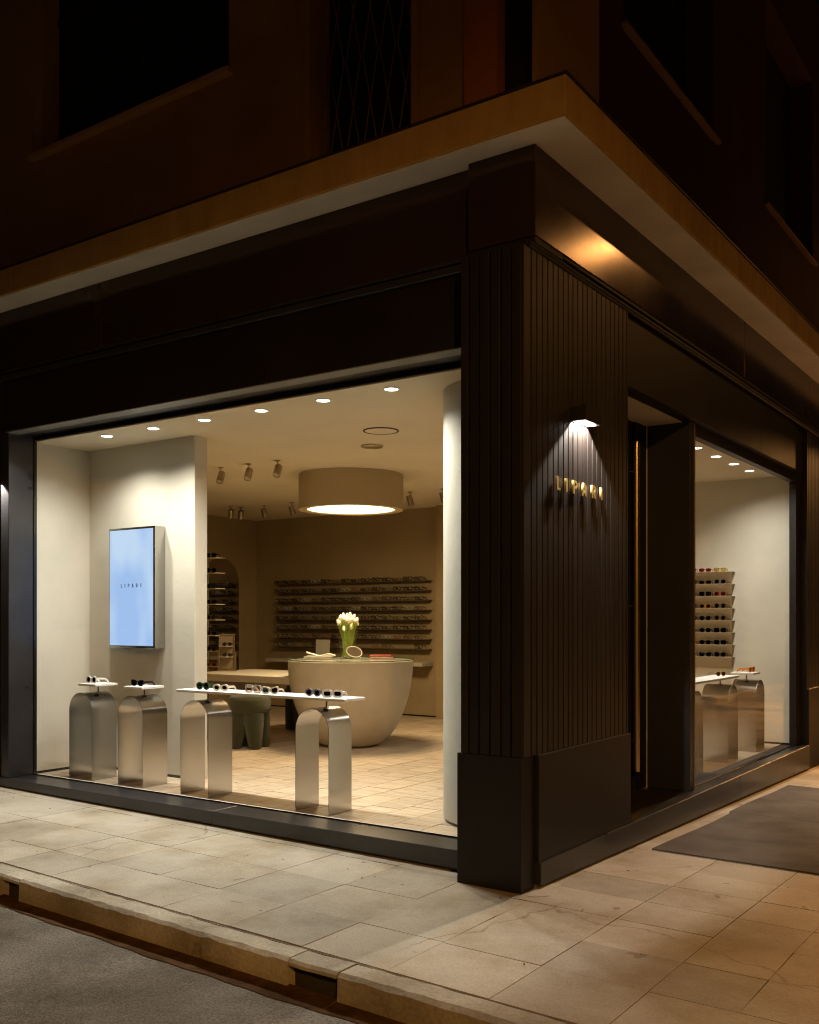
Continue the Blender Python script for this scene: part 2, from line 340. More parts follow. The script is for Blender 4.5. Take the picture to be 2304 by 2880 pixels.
XL = [.09 - .49*k for k in range(0, 19)]
YL = [None, -.93, -.44, .07, .30]
for i in range(len(XL)-1):
    for k in range(len(YL)-1):
        y0 = YL[k] if YL[k] is not None else -1.32
        paving(XL[i+1], XL[i], y0, YL[k+1], follow=YL[k] is None)
XR = [.09, .60, 1.085, 1.45, 1.94, 2.43, 2.92, 3.2]
YR = [None, -.94, -.53, -.115, .27, .67, 1.08, 1.49] + [1.49 + .42*k for k in range(1, 17)]
for i in range(len(XR)-1):
    for k in range(len(YR)-1):
        if i > 4 and k > 9: continue
        y0 = YR[k] if YR[k] is not None else -1.32
        paving(XR[i] if not (i == 0 and k > 2) else -.02, XR[i+1], y0, YR[k+1], follow=YR[k] is None)
# a few bits of litter and leaf on the slabs
lit = MB()
random.seed(5)
for _ in range(38):
    x = random.uniform(-5, 1.6); y = random.uniform(-1.25, .05) if x < 0 else random.uniform(-1.3, 1.2); a = random.uniform(0, 3.1); s = random.uniform(.004, .016); z = gz(x, y)+.003
    ca, sa = math.cos(a)*s, math.sin(a)*s
    lit.add([(x-ca, y-sa, z), (x+sa*.3, y-ca*.3, z+.003), (x+ca, y+sa, z), (x-sa*.3, y+ca*.3, z+.001)], [(0, 1, 2, 3)])
tag(lit.obj('leaf_litter', M['gutter']), 'scattered crumbs of dry leaf on the pavement slabs', 'litter', kind='stuff')
# kerb
kb = MB()
kb.add([(-13, yk(-13)-.02, -.3), (3.3, yk(3.3)-.02, -.3), (3.3, yk(3.3)+.0, -.06), (-13, yk(-13)+.0, .06)], [(0, 1, 2, 3)])
kerb = kb.obj('kerb', M['joint']); tag(kerb, 'pale stone kerb along the pavement edge', 'kerb', kind='structure')
def kerb_stone(x0, x1, name='kerb_stone', outlet=False):
    q = MB(); n = max(1, int((x1-x0)/.07)); W = .150
    def sec(x, jit):
        z = gz(x, -1) + jit; y = yk(x)
        if outlet:  # only the bridging top remains, open below
            return [(y-.012, z-.028), (y-.012, z), (y-W+.016, z), (y-W+.002, z-.012), (y-W, z-.026)]
        e1, e2 = random.uniform(-.004, .008), random.uniform(-.005, .004)
        return [(y-.012, z-.20), (y-.012, z), (y-W+.022+e1, z), (y-W+.004+e2*.5, z-.012-e1), (y-W-.006, z-.20)]
    rows = []
    for i in range(n+1):
        x = x0 + (x1-x0)*i/n; rows.append([(x, a, b) for a, b in sec(x, random.uniform(-.003, .003))])
    k = len(rows[0]); v = [p for r in rows for p in r]; f = []
    for i in range(n):
        for j in range(k): f.append((i*k+j, (i+1)*k+j, (i+1)*k+(j+1) % k, i*k+(j+1) % k))
    f.append(tuple(range(k))); f.append(tuple(n*k+j for j in range(k))[::-1])
    q.add(v, f)
    o = q.obj(name, M['kerb'], kerb)
    if outlet:
        z = gz(x0, -1); b = MB(); b.box(x0, x1, yk(x0)-.10, yk(x0)-.03, z-.2, z-.0285); b.obj('outlet_throat', M['throat'], o)
    return o
random.seed(2)
kx = [-7.4, -4.95, -4.70, -2.60, -2.42, -.345, -.06, 2.0, 3.2]
for i in range(len(kx)-1):
    kerb_stone(kx[i]+.003, kx[i+1]-.003, outlet=(kx[i+1]-kx[i]) < .35)
# side street kerb (out of frame, carries the corner round)
q = MB(); q.box(3.2, 3.35, yk(3.2)-.15, 30, -.6, -.03); q.obj('kerb_stone', M['kerb'], kerb)

# ================================================================== the building
BLD = thing('corner_building', 'dark shopfront building on the corner with ochre canopy and lit windows', 'building', (-4, 3, 0))
def part(name, mb, m, parent=None, **k): return mb.obj(name, m, parent or BLD, **k)
# --- canopy slab
q = MB(); q.box(-13, .305, -.09, .9, 4.140, 4.350); q.box(-.9, .305, .9, 14, 4.140, 4.350)
can = part('canopy', q, M['ochre'], bevel=.006)
q = MB(); q.box(-13, .29, -.075, .9, 4.134, 4.1395); q.box(-.9, .29, .9, 14, 4.134, 4.1395); part('soffit', q, M['soffit'], can)
q = MB(); q.box(-13, .313, -.098, .9, 4.3505, 4.362); q.box(-.9, .313, .9, 14, 4.3505, 4.362); part('drip_edge', q, M['iron'], can)
# --- fascia bands
q = MB(); q.box(-3.80, -.405, .155, .5, 3.625, 4.133); part('fascia', q, M['fascia'], bevel=.004)
q = MB(); q.box(-7.3, -3.805, .155, .5, 3.625, 4.133); part('fascia', q, M['fascia'], bevel=.004)
q = MB(); q.box(-13, -7.305, .155, .5, 3.625, 4.133); part('fascia', q, M['fascia'], bevel=.004)
q = MB(); q.box(-.404, .030, .092, 4.05, 3.6255, 4.133); part('fascia', q, M['fascia'], bevel=.004)
for a, b in ((4.0506, 6.45), (6.4506, 9.0), (9.0006, 14)):
    q = MB(); q.box(-.4, .030, a, b, 3.625, 4.133); part('fascia', q, M['fascia'], bevel=.004)
# --- mouldings under the fascia
q = MB(); q.box(-13, -.405, .150, .4, 3.600, 3.6245); q.box(-13, -.405, .166, .4, 3.585, 3.5995); q.box(-13, -.405, .142, .4, 3.540, 3.5845)
part('moulding', q, M['plinth'], bevel=.006, seg=3)
q = MB(); q.box(-.402, .027, .100, .45, 3.585, 3.625); q.box(-.395, .020, .020, .45, 3.555, 3.5845); part('moulding', q, M['dark'], bevel=.005)
q = MB(); q.box(-.3, .026, .452, 14, 3.600, 3.6245); q.box(-.3, .010, .452, 14, 3.586, 3.5995); part('moulding', q, M['dark'], bevel=.005)
q = MB(); q.tube([(.016, .03, 3.567), (.016, 14, 3.567)], .020, 14); part('moulding', q, M['dark'], smooth=60)
# --- lintel panels
q = MB(); q.box(-5.16, -.403, .172, .44, 3.108, 3.539); part('lintel_panel', q, M['dark'], bevel=.004)
q = MB(); q.box(-5.10, -.403, .300, .306, 3.104, 3.1075); part('soffit_trim', q, M['black'])
q = MB(); q.box(-5.10, -.403, .174, .298, 3.1005, 3.1075); part('lintel_soffit', q, M['bouncelit'], bevel=.002)
q = MB(); q.box(-.45, -.004, 1.4425, 4.70, 3.066, 3.5845); part('lintel_panel', q, M['dark'], bevel=.003)
q = MB(); q.box(-.45, -.004, 4.704, 5.99, 3.066, 3.5845); part('lintel_panel', q, M['dark'], bevel=.003)
# --- corner pillar with slats
q = MB(); q.box(-.398, -.004, .004, 1.440, -.25, 3.5545); pil = part('pillar', q, M['dark'])
fx = [-.391, -.332, -.265, -.195, -.126, -.061, .004]
for i in range(6):
    q = MB(); q.box(fx[i]+.006, fx[i+1]-.006, -.018, .0035, .742, 3.553); part('slat', q, M['slat'], pil, bevel=.002)
ry = [.071, .136, .204, .270, .338, .401, .470, .534, .598, .665, .735, .801, .869, .937, 1.010, 1.079, 1.149, 1.218, 1.285, 1.353, 1.418]
q = MB(); q.box(-.0035, .018, -.016, .062, .742, 3.553); part('slat', q, M['slat'], pil, bevel=.002)
for i in range(len(ry)):
    y1 = ry[i+1] if i+1 < len(ry) else 1.444
    q = MB(); q.box(-.0035, .018, ry[i]+.005, y1-.006, .742, 3.553); part('slat', q, M['slat'], pil, bevel=.002)
q = MB(); q.box(-.408, .004, -.022, .126, -.03, .740); q.box(-.408, -.399, .126, .42, -.03, .740); part('base_block', q, M['dark'], pil, bevel=.003)
q = MB(); q.box(-.003, .028, .141, 1.464, .1395, .740); part('base_panel', q, M['dark'], pil, bevel=.003)
# --- plinths
def plinth(x0, x1, y0, y1, zt, gap=.014):
    q = MB(); v = []
    for x, y in ((x0, y0), (x1, y0), (x1, y1), (x0, y1)): v.append((x, y, gz(x, y0 if x1-x0 > y1-y0 else y)+gap))
    for x, y in ((x0, y0), (x1, y0), (x1, y1), (x0, y1)): v.append((x, y, zt))
    q.add(v, [(0, 3, 2, 1), (4, 5, 6, 7), (0, 1, 5, 4), (1, 2, 6, 5), (2, 3, 7, 6), (3, 0, 4, 7)]); return q
for a, b in ((-5.9, -2.592), (-2.590, -.409), (-13, -5.902)):
    part('plinth', plinth(a, b, .172, .436, .130), M['plinth'], bevel=.004)
q = MB(); q.box(-13, -.409, .20, .4, -.2, .08); part('plinth_foot', q, M['joint'])
part('plinth', plinth(-.395, .040, .1445, 3.9, .1385, .016), M['plinth'], bevel=.004)
part('plinth', plinth(-.118, .040, 3.902, 6.42, .1385, .016), M['plinth'], bevel=.004)
q = MB(); q.box(-.39, .012, .146, 14, -.35, .06); part('plinth_foot', q, M['joint'])
# --- left shop window
SW = MB()
SW.box(-5.115, -.40, .440, .470, 3.070, 3.1075); SW.box(-5.115, -.40, .440, .452, .1305, .138); SW.box(-5.115, -5.092, .440, .470, .1305, 3.0695)
win = part('shop_window', SW, M['black'])
q = MB(); q.box(-5.0915, -.40, .444, .450, .1385, 3.0695); part('pane', q, M['glass'], win)
# left jamb and pilaster
q = MB(); q.box(-5.215, -5.1005, .200, .439, .1305, 3.5395); part('jamb', q, M['plinth'], bevel=.003)
q = MB(); q.box(-6.0, -5.2155, .215, .5, .1305, 3.5395); lp = part('pillar', q, M['dark'])
px = -5.228
for i in range(11):
    q = MB(); q.box(px-.060, px, .190, .2145, .742, 3.539); part('slat', q, M['slat'], lp, bevel=.002); px -= .068
q = MB(); q.box(-6.0, -5.232, .183, .2145, .1315, .740); part('base_panel', q, M['dark'], lp, bevel=.003)
q = MB(); q.box(-13, -6.001, .25, .5, -.1, 3.5395); part('wall', q, M['dark'])
# --- entrance: recess, door, side panel
q = MB(); q.box(-.4045, -.052, 2.870, 2.972, .139, 3.0655); part('jamb', q, M['jamb'], bevel=.003)
q = MB(); q.box(-.052, -.046, 2.955, 2.974, .139, 3.0655); part('jamb_trim', q, M['shelfdark'])
q = MB(); q.box(-.47, -.43, 1.4415, 2.869, .139, 3.0655); door = part('door', q, M['shutter'], bevel=.003)
q = MB(); q.box(-.4295, -.412, 2.62, 2.868, .139, 3.060); q.box(-.4295, -.412, 1.4415, 2.50, .139, .36); q.box(-.4295, -.412, 1.4415, 2.50, 2.95, 3.06); part('door_frame', q, M['shutter'], door, bevel=.002)
q = MB(); q.tube([(-.36, 2.53, .313), (-.36, 2.53, 2.88)], .026, 20); hd = part('handle', q, M['bronze'], door, smooth=50)
for z in (.55, 1.6, 2.65):
    q = MB(); q.tube([(-.36, 2.53, z), (-.43, 2.53, z)], .010, 8); part('handle_bracket', q, M['bronze'], door, smooth=50)
q = MB(); q.box(-.42, -.085, 1.50, 2.69, .1387, .146); tag(q.obj('doormat', M['mat'], bevel=.003), 'dark brown coir doormat in the entrance recess', 'doormat')
# --- right shop window
SW = MB(); SW.box(-.13, -.058, 2.973, 6.30, 2.968, 3.0655); SW.box(-.13, -.058, 6.245, 6.30, .139, 2.9675); SW.box(-.125, -.085, 2.973, 6.2445, .139, .1465)
SW.box(-.13, -.06, 2.973, 2.985, .147, 2.9675)
win2 = part('shop_window', SW, M['dark'], bevel=.002)
q = MB(); q.box(-.108, -.102, 2.986, 6.244, .147, 2.9672); part('pane', q, M['glass'], win2)
q = MB(); q.box(-.2, -.030, 5.992, 6.42, 3.066, 3.5845); q.box(-.12, -.050, 6.301, 6.42, .139, 3.0655); part('jamb', q, M['dark'], bevel=.003)
q = MB(); q.box(-.4, -.010, 6.421, 7.3, -.35, 3.5845); rp = part('pillar', q, M['dark'])
for i in range(13):
    y = 6.425 + .067*i
    q = MB(); q.box(-.0095, .012, y+.005, y+.060, .742, 3.553); part('slat', q, M['slat'], rp, bevel=.002)
q = MB(); q.box(-.0095, .030, 6.43, 7.3, -.3, .740); part('base_panel', q, M['dark'], rp, bevel=.003)
q = MB(); q.box(-.4, -.02, 7.301, 14, -.35, 3.5845); part('wall', q, M['dark'])
# --- upper storey
ZU = 8.6
def uw(name, mb, m=None, **k): return part(name, mb, m or M['wall'], **k)
q = MB()
q.box(-13, -4.62, .20, .6, 4.363, ZU); q.box(-4.62, -2.45, .20, .6, 4.363, 5.33); q.box(-2.45, -1.72, .20, .6, 4.363, ZU); q.box(-.81, -.48, .20, .6, 4.363, ZU)
q.box(-4.62, -2.45, .20, .6, 7.4, ZU); q.box(-1.72, -.81, .20, .6, 7.1, ZU)
uw('upper_wall', q)
q = MB(); q.box(-13, -4.75, .188, .1995, 5.40, ZU); q.box(-2.35, -1.80, .188, .1995, 5.40, ZU); uw('plaster_band', q)
q = MB(); q.box(-.479, -.256, .165, .6, 4.363, ZU); uw('pilaster', q, M['wall2'])
q = MB(); q.box(-.2555, -.03, .26, .6, 4.363, ZU); uw('upper_wall', q, M['shutter'])  # near-black strip: the shade of the recessed channel is put into its colour
q = MB(); q.box(-.25, .002, .601, 1.01, 4.363, ZU); q.box(-.0295, .002, .17, .601, 4.363, ZU); uw('pilaster', q, M['wall'])
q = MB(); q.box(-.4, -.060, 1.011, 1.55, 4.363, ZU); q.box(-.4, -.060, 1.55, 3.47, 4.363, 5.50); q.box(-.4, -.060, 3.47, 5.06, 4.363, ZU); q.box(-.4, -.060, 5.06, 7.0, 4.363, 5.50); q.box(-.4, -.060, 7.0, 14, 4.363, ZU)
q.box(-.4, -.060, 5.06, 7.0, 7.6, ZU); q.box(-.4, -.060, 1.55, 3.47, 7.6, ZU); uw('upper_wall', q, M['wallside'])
def upper_window(x0, x1, y0, y1, z0, z1, axis):
    q = MB()
    if axis == 'x': q.box(x0, x1, y0, y1, z0, z1)
    else: q.box(x0, x1, y0, y1, z0, z1)
    o = part('window', q, M['shutter'])
    return o
wn = upper_window(-4.62, -2.45, .36, .599, 5.3725, 7.4, 'x'); q = MB(); q.box(-4.74, -2.40, .135, .5, 5.331, 5.372); part('sill', q, M['sillpale'], wn, bevel=.005)
q = MB(); q.box(-3.56, -3.51, .345, .3595, 5.373, 7.4); q.box(-4.619, -2.451, .345, .3595, 6.5, 6.55); part('frame', q, M['iron'], wn)
wn = upper_window(-.39, -.30, 1.551, 3.469, 5.545, 7.6, 'y'); q = MB(); q.box(-.30, -.018, 1.50, 3.56, 5.515, 5.545); part('sill', q, M['sill'], wn, bevel=.005)
wn = upper_window(-.39, -.30, 5.061, 6.999, 5.545, 7.6, 'y'); q = MB(); q.box(-.30, -.018, 5.01, 7.08, 5.515, 5.545); part('sill', q, M['sill'], wn, bevel=.005)
# balcony door with folding lattice gate
q = MB(); q.box(-1.67, -.86, .36, .599, 4.363, 7.1); bd = part('balcony_door', q, M['shutter'])
q = MB(); q.box(-1.72, -1.671, .165, .36, 4.363, 7.1); q.box(-.859, -.81, .165, .36, 4.363, 7.1); part('door_surround', q, M['wall'], bd)
q = MB(); q.box(-1.655, -1.61, .27, .30, 4.42, 7.0); q.box(-.915, -.872, .27, .30, 4.42, 7.0); q.box(-1.61, -.915, .275, .295, 4.46, 4.52); part('gate_frame', q, M['rust'], bd)
nb = 5; wd = (1.61-.915)/nb
for i in range(nb):
    a = -1.61 + wd*i
    q = MB()
    for k in range(4):
        z = 4.52 + .62*k
        q.tube([(a+.01, .285, z), (a+wd-.01, .285, z+.62)], .005, 4); q.tube([(a+wd-.01, .292, z), (a+.01, .292, z+.62)], .005, 4)
    part('gate_lattice', q, M['rust'], bd)

# ================================================================== interior
FL = .130; CE = 3.060
q = MB(); q.box(-8.6, -.118, .452, 7.0, CE, CE+.12); part('ceiling', q, M['ceiling'])
q = MB(); q.box(-5.32, -5.12, .4705, 1.19, FL-.1, CE); part('interior_wall', q, M['plaster'])          # left return wall
q = MB(); q.box(-5.1195, -3.71, 1.045, 1.190, FL, CE); prt = part('partition_wall', q, M['plaster'], bevel=.004)
q = MB(); q.box(-5.119, -3.712, 1.0405, 1.0445, FL, FL+.022); part('skirting', q, M['black'], prt)
q = MB(); q.box(-5.1195, -5.115, .4705, 1.044, FL, FL+.022); part('skirting', q, M['black'], prt)
q = MB(); q.box(-8.6, -8.381, 1.0, 6.9, FL-.1, CE); part('interior_wall', q, M['backwall'])             # far left wall
q = MB(); q.box(-8.6, -5.321, 1.0, 1.19, FL-.1, CE); part('interior_wall', q, M['backwall'])
q = MB(); q.box(-8.38, -4.86, 6.680, 6.9, FL-.1, CE); bw = part('interior_wall', q, M['backwall'])      # back wall
q = MB(); q.box(-8.38, -4.861, 6.672, 6.6795, FL, FL+.02); part('skirting', q, M['black'], bw)
q = MB(); q.box(-4.859, -2.2, 6.52, 6.9, FL-.1, CE); part('interior_wall', q, M['backwall'])
q = MB(); q.box(-2.199, -.1185, 6.372, 6.9, FL-.1, CE); ew = part('interior_wall', q, M['plaster'])
q = MB(); q.box(-2.19, -.119, 6.365, 6.3715, FL, FL+.02); part('skirting', q, M['black'], ew)
q = MB(); q.lathe([(.54, FL+.022), (.54, CE)], (-.65, 1.2), 72, caps=False); col = part('column', q, M['plaster'], smooth=40)
q = MB(); q.lathe([(.532, FL), (.532, FL+.0215)], (-.65, 1.2), 72, caps=False); part('skirting', q, M['black'], col, smooth=40)
q = MB(); q.box(-.60, -.475, 1.45, 2.86, FL, CE); q.box(-.60, -.4065, 2.861, 2.99, FL, CE); part('interior_wall', q, M['plaster'])
# floor
q = MB(); q.box(-8.6, -.119, .4525, 6.9, -.1, FL-.006)
floor = q.obj('shop_floor', M['grout']); tag(floor, 'pale striated travertine floor of the lit shop', 'floor', kind='structure')
cells = []
cx0 = -.50
for i in range(31):
    x1 = -.245 - .257*i + .0; x0 = x1 - .257
    yy = .455 + random.uniform(-.3, 0); 
    while yy < 6.66:
        y1 = min(yy + random.choice((.36, .42, .48)), 6.67)
        a = max(yy, .455)
        if y1 - a > .06: cells.append((x0, x1, a, y1))
        yy = y1
def tilemesh(x0, x1, y0, y1, mb):
    g = .0040; h = random.uniform(-.001, .001)
    mb.add([(x0+g, y0+g, FL+h), (x1-g, y0+g, FL+h), (x1-g, y1-g, FL+h), (x0+g, y1-g, FL+h), (x0, y0, FL-.012), (x1, y0, FL-.012), (x1, y1, FL-.012), (x0, y1, FL-.012)],
           [(0, 1, 2, 3), (0, 4, 5, 1), (1, 5, 6, 2), (2, 6, 7, 3), (3, 7, 4, 0)])
cl = Vector((2.572, -4.767))
def vis(c):
    x, y = (c[0]+c[1])/2, (c[2]+c[3])/2
    hidden = (x < -3.6 and y > 1.0 + (-3.6-x)*1.2*0 and (y-1.1) > 0 and x < -3.71 - (y-1.1)*1.07) or x < -5.2
    return (hidden, (Vector((x, y))-cl).length)
cells.sort(key=vis)
random.seed(8)
for c in cells[:290]:
    q = MB(); tilemesh(*c, q); q.obj('floor_tile', M['tile'], floor)
q = MB()
for c in cells[290:]: tilemesh(*c, q)
o = q.obj('floor_tile', M['tile'], floor); o['kind'] = 'stuff'
# light threshold strip behind the left glass
q = MB(); q.box(-5.09, -.41, .4525, .474, FL-.003, FL+.004); part('threshold_strip', q, M['stone'])

# ================================================================== ceiling lamps
def downlight(label, loc, power, group, rad=.047, rot=(0, 0, 0)):
    t = thing('downlight', label, 'downlight', loc, 0, group, local=True)
    q = MB(); q.lathe([(rad+.010, -.0005), (rad+.010, -.006), (rad, -.008), (rad-.002, -.0015)], (0, 0), 28, caps=False); put('trim_ring', q.mesh('trim_ring', M['white'], 40), t, loc=(0, 0, 0))
    q = MB(); q.lathe([(.0001, -.0030), (rad-.002, -.0030)], (0, 0), 28, caps=False); put('lit_disc', q.mesh('lit_disc', M['led']), t, loc=(0, 0, 0))
    light('beam', 'SPOT', (0, 0, -.012), power, WARMWHITE, t, rot=rot, size=.03, spot=R(150), blend=1.0)
    return t
fxs = [-4.325, -3.735, -3.142, -2.537, -1.935, -1.336]
for i, x in enumerate(fxs):
    downlight(f'round lit downlight above left window, {ordn(i)} from the left', (x, .62, CE), P_DOWN, 'downlights along the left window', rot=(R(-10), 0, 0))
for i, y in enumerate((4.064, 4.630, 5.187, 5.739)):
    downlight(f'round lit downlight above right window, {ordn(i)} from the doorway', (-.404, y, CE), P_DOWN_R, 'downlights along the right window', rot=(0, R(-6), 0))
# ceiling speaker ring and sensor disc
t = thing('ceiling_speaker', 'large flush ceiling speaker with dark ring behind the downlights', 'speaker', (-2.28, 1.775, CE), local=True)
q = MB(); q.lathe([(.150, -.0005), (.150, -.006), (.138, -.008), (.134, -.0005)], (0, 0), 40, caps=False); put('ring', q.mesh('ring', M['iron'], 40), t, loc=(0, 0, 0))
q = MB(); q.lathe([(.0001, -.005), (.133, -.005), (.133, -.0005)], (0, 0), 40, caps=False); put('grille', q.mesh('grille', M['ceiling'], 40), t, loc=(0, 0, 0))
t = thing('ceiling_vent', 'small grey ceiling disc behind the speaker ring', 'vent', (-2.77, 2.30, CE), local=True)
q = MB(); q.lathe([(.100, -.0005), (.100, -.010), (.092, -.014), (.0001, -.016)], (0, 0), 32, caps=False); put('disc', q.mesh('disc', M['nickel'], 40), t, loc=(0, 0, 0))
t = thing('smoke_detector', 'flat ceiling disc half hidden by the white column', 'detector', (-1.66, 1.99, CE), local=True)
q = MB(); q.lathe([(.085, -.0005), (.085, -.012), (.070, -.020), (.0001, -.022)], (0, 0), 32, caps=False); put('disc', q.mesh('disc', M['nickel'], 40), t, loc=(0, 0, 0))
# adjustable spots, unlit
def spot(label, loc, az, tilt, group):
    t = thing('ceiling_spotlight', label, 'spotlight', loc, 0, group, local=True)
    q = MB(); q.lathe([(.028, -.0005), (.028, -.010), (.0001, -.011)], (0, 0), 20, caps=False); put('base', q.mesh('base', M['nickel'], 40), t, loc=(0, 0, 0))
    q = MB(); q.tube([(0, 0, -.010), (0, 0, -.085)], .0075, 8); put('stem', q.mesh('stem', M['nickel'], 40), t, loc=(0, 0, 0))
    q = MB(); q.lathe([(.0001, .062), (.034, .060), (.036, .056), (.036, -.060), (.033, -.060), (.032, -.052)], (0, 0), 24, caps=False)
    hd = put('head', q.mesh('head', M['nickel'], 40), t, loc=(0, 0, -.105), rot=(tilt, 0, az))
    q = MB(); q.lathe([(.0001, -.053), (.032, -.053)], (0, 0), 20, caps=False); c = bpy.data.objects.new('lens', q.mesh('lens', M['lens_off'])); COL.objects.link(c); c.parent = hd
    return t
for i, x in enumerate((-4.80, -4.408, -4.014)):
    spot(f'unlit ceiling spotlight in the near row, {ordn(i)} from the white partition', (x, 2.41, CE), R(20), R(-32), 'spotlights in the near row')
far = [(-7.227, 4.963, R(55)), (-7.213, 5.145, R(55)), (-6.775, 5.150, R(-10)), (-6.25, 5.132, R(-20)), (-4.323, 5.129, R(-20)), (-3.831, 5.114, R(-10))]
for i, (x, y, az) in enumerate(far):
    spot(f'small unlit spotlight in the far ceiling row, {ordn(i)} from the left', (x, y, CE), az, R(20), 'spotlights in the far row')
# pendant drum
PX, PY = -4.06, 3.63
pd = thing('drum_pendant', 'large round drum ceiling lamp glowing warm above the round desk', 'ceiling lamp', (PX, PY, CE), local=True)
q = MB(); q.lathe([(.567, -.0005), (.567, -.378), (.480, -.378), (.476, -.372), (.44, -.30), (.20, -.30)], (0, 0), 72, caps=False); put('shade', q.mesh('shade', M['fabric'], 35), pd, loc=(0, 0, 0))
q = MB(); q.lathe([(.474, -.3700), (.215, -.345)], (0, 0), 64, caps=False); put('diffuser', q.mesh('diffuser', M['glow'], 60), pd, loc=(0, 0, 0))
q = MB(); q.lathe([(.214, -.3455), (.0001, -.3455)], (0, 0), 48, caps=False); put('lamp_core', q.mesh('lamp_core', M['glow2'], 60), pd, loc=(0, 0, 0))
light('pendant_light', 'AREA', (0, 0, -.385), P_PENDANT, AMBER, pd, size=.86)

# ================================================================== glasses
def outline(kind, n=22):
    A = {'round': (.0235, .0235, 2.0), 'panto': (.0240, .0205, 2.5), 'rect': (.0270, .0165, 3.6), 'square': (.0265, .0215, 4.0), 'cat': (.0255, .0200, 2.3), 'hex': (.0260, .0195, 2.0), 'oval': (.0255, .0175, 2.0)}[kind]
    a, b, p = A; pts = []
    for i in range(n):
        t = 2*math.pi*i/n; c, s = math.cos(t), math.sin(t)
        if kind == 'hex':
            k = 6; u = (t + math.pi/k) % (2*math.pi/k) - math.pi/k; r = math.cos(math.pi/k)/math.cos(u); r = r*.85 + .15
            x, z = a*r*c, b*r*s*1.1
        else:
            x = a*math.copysign(abs(c)**(2/p), c); z = b*math.copysign(abs(s)**(2/p), s)
        if kind == 'cat': z += .45*b*max(0, x/a)*max(0, z/b + .2); x += .10*a*max(0, z/b)*max(0, x/a)
        pts.append((x, z))
    return a, b, pts
def glasses_parts(kind, rw=.004, dep=.0045, small=False, thick=.004):
    n = 12 if small else 24
    a, b, pts = outline(kind, n); ox = a + .0095 + rw*.4; zc = b + rw
    fr = MB(); lens = []
    k1, k2 = (a+rw)/a, (b+rw)/b
    for s in (-1, 1):
        v = []
        for yy in (-dep/2, dep/2):
            for x, z in pts: v.append((s*(ox + x), yy, zc + z))
            for x, z in pts: v.append((s*(ox + x*k1), yy, zc + z*k2))
        f = []
        for i in range(n):
            j = (i+1) % n
            f += [(i, j, n+j, n+i), (2*n+i, 3*n+i, 3*n+j, 2*n+j), (n+i, n+j, 3*n+j, 3*n+i), (i, 2*n+i, 2*n+j, j)]
        fr.add(v, f)
        lb = MB(); c = 1.02
        lb.add([(s*(ox+x*c), -.0008, zc+z*c) for x, z in pts] + [(s*(ox+x*c), .0008, zc+z*c) for x, z in pts],
               [tuple(range(n)), tuple(range(n, 2*n))] + [(i, (i+1) % n, n+(i+1) % n, n+i) for i in range(n)])
        lens.append(lb)
    bx = ox - a*.93 - rw*.4
    fr.box(-bx, bx, -dep/2, dep/2, zc + b*.30, zc + b*.30 + .006 + rw*.3)
    W = ox + a + rw*.7; zt = zc + b*.45; tm = []
    for s in (-1, 1):
        t = MB(); t.tube([(s*W, 0, zt), (s*(W+.002), .006, zt), (s*(W+.001), .05, zt-.001), (s*(W-.002), .100, zt-.004), (s*(W-.005), .122, zt-.016), (s*(W-.007), .142, .003)], 0, flat=(thick, thick*2.0 + (.003 if rw > .005 else 0)))
        tm.append(t)
    return fr, lens, tm
TINT = {}
def lensmat(nm, col, alpha):
    if nm in TINT: return TINT[nm]
    m = glass('lens_' + nm, col, .9, .05); TINT[nm] = m; return m
lensmat('dark', (.05, .05, .06), 1); lensmat('blush', (.80, .62, .54), 1); lensmat('clear', (.93, .93, .9), 1); lensmat('brown', (.30, .15, .07), 1); lensmat('amber', (.75, .38, .08), 1)
lensmat('rose', (.50, .16, .13), 1); lensmat('yellow', (.85, .72, .30), 1); lensmat('green', (.12, .17, .09), 1); lensmat('grey', (.20, .20, .22), 1)
FR = {}
def frmat(nm, col, rough=.2, metal=0):
    if nm not in FR: FR[nm] = mat('frame_' + nm, col, rough, metal, var=.06, scale=40)
    return FR[nm]
frmat('black', (.008, .008, .009)); frmat('white', (.80, .79, .76), .35); frmat('cream', (.80, .72, .60), .35); frmat('green', (.018, .05, .025)); frmat('clear', (.46, .50, .44), .12)
frmat('grey', (.10, .095, .10), .35); frmat('brown', (.10, .045, .018)); frmat('amber', (.55, .18, .015), .12); frmat('gold', (.55, .40, .18), .25, 1); frmat('rose', (.30, .09, .06)); frmat('ivory', (.72, .70, .58), .3)
def showpiece(label, kind, frame, lens, loc, rz, rw=.004, dep=.006, thick=.005, name='sunglasses', group='sunglasses shown on window plinths', scale=1.0):
    t = thing(name, label, 'sunglasses', loc, rz, group, local=True); t.scale = (scale*.93,)*3
    fr, ls, tm = glasses_parts(kind, rw, dep, thick=thick)
    put('frame', fr.mesh('frame', FR[frame]), t, loc=(0, 0, 0), bevel=.0008)
    for l in ls: put('lens', l.mesh('lens', TINT[lens]), t, loc=(0, 0, 0))
    for m_ in tm: put('temple', m_.mesh('temple', FR[frame]), t, loc=(0, 0, 0))
    return t
SM = {}
def small_mesh(kind, frame, lens, rw):
    k = (kind, frame, lens, rw)
    if k not in SM:
        fr, ls, tm = glasses_parts(kind, rw, .005, small=True)
        q = MB(); q.add(fr.v, fr.f, 0)
        for l in ls: q.add(l.v, l.f, 1)
        for m_ in tm: q.add(m_.v, m_.f, 0)
        SM[k] = q.mesh('eyewear_' + '_'.join((kind, frame, lens)), [FR[frame], TINT[lens]])
    return SM[k]

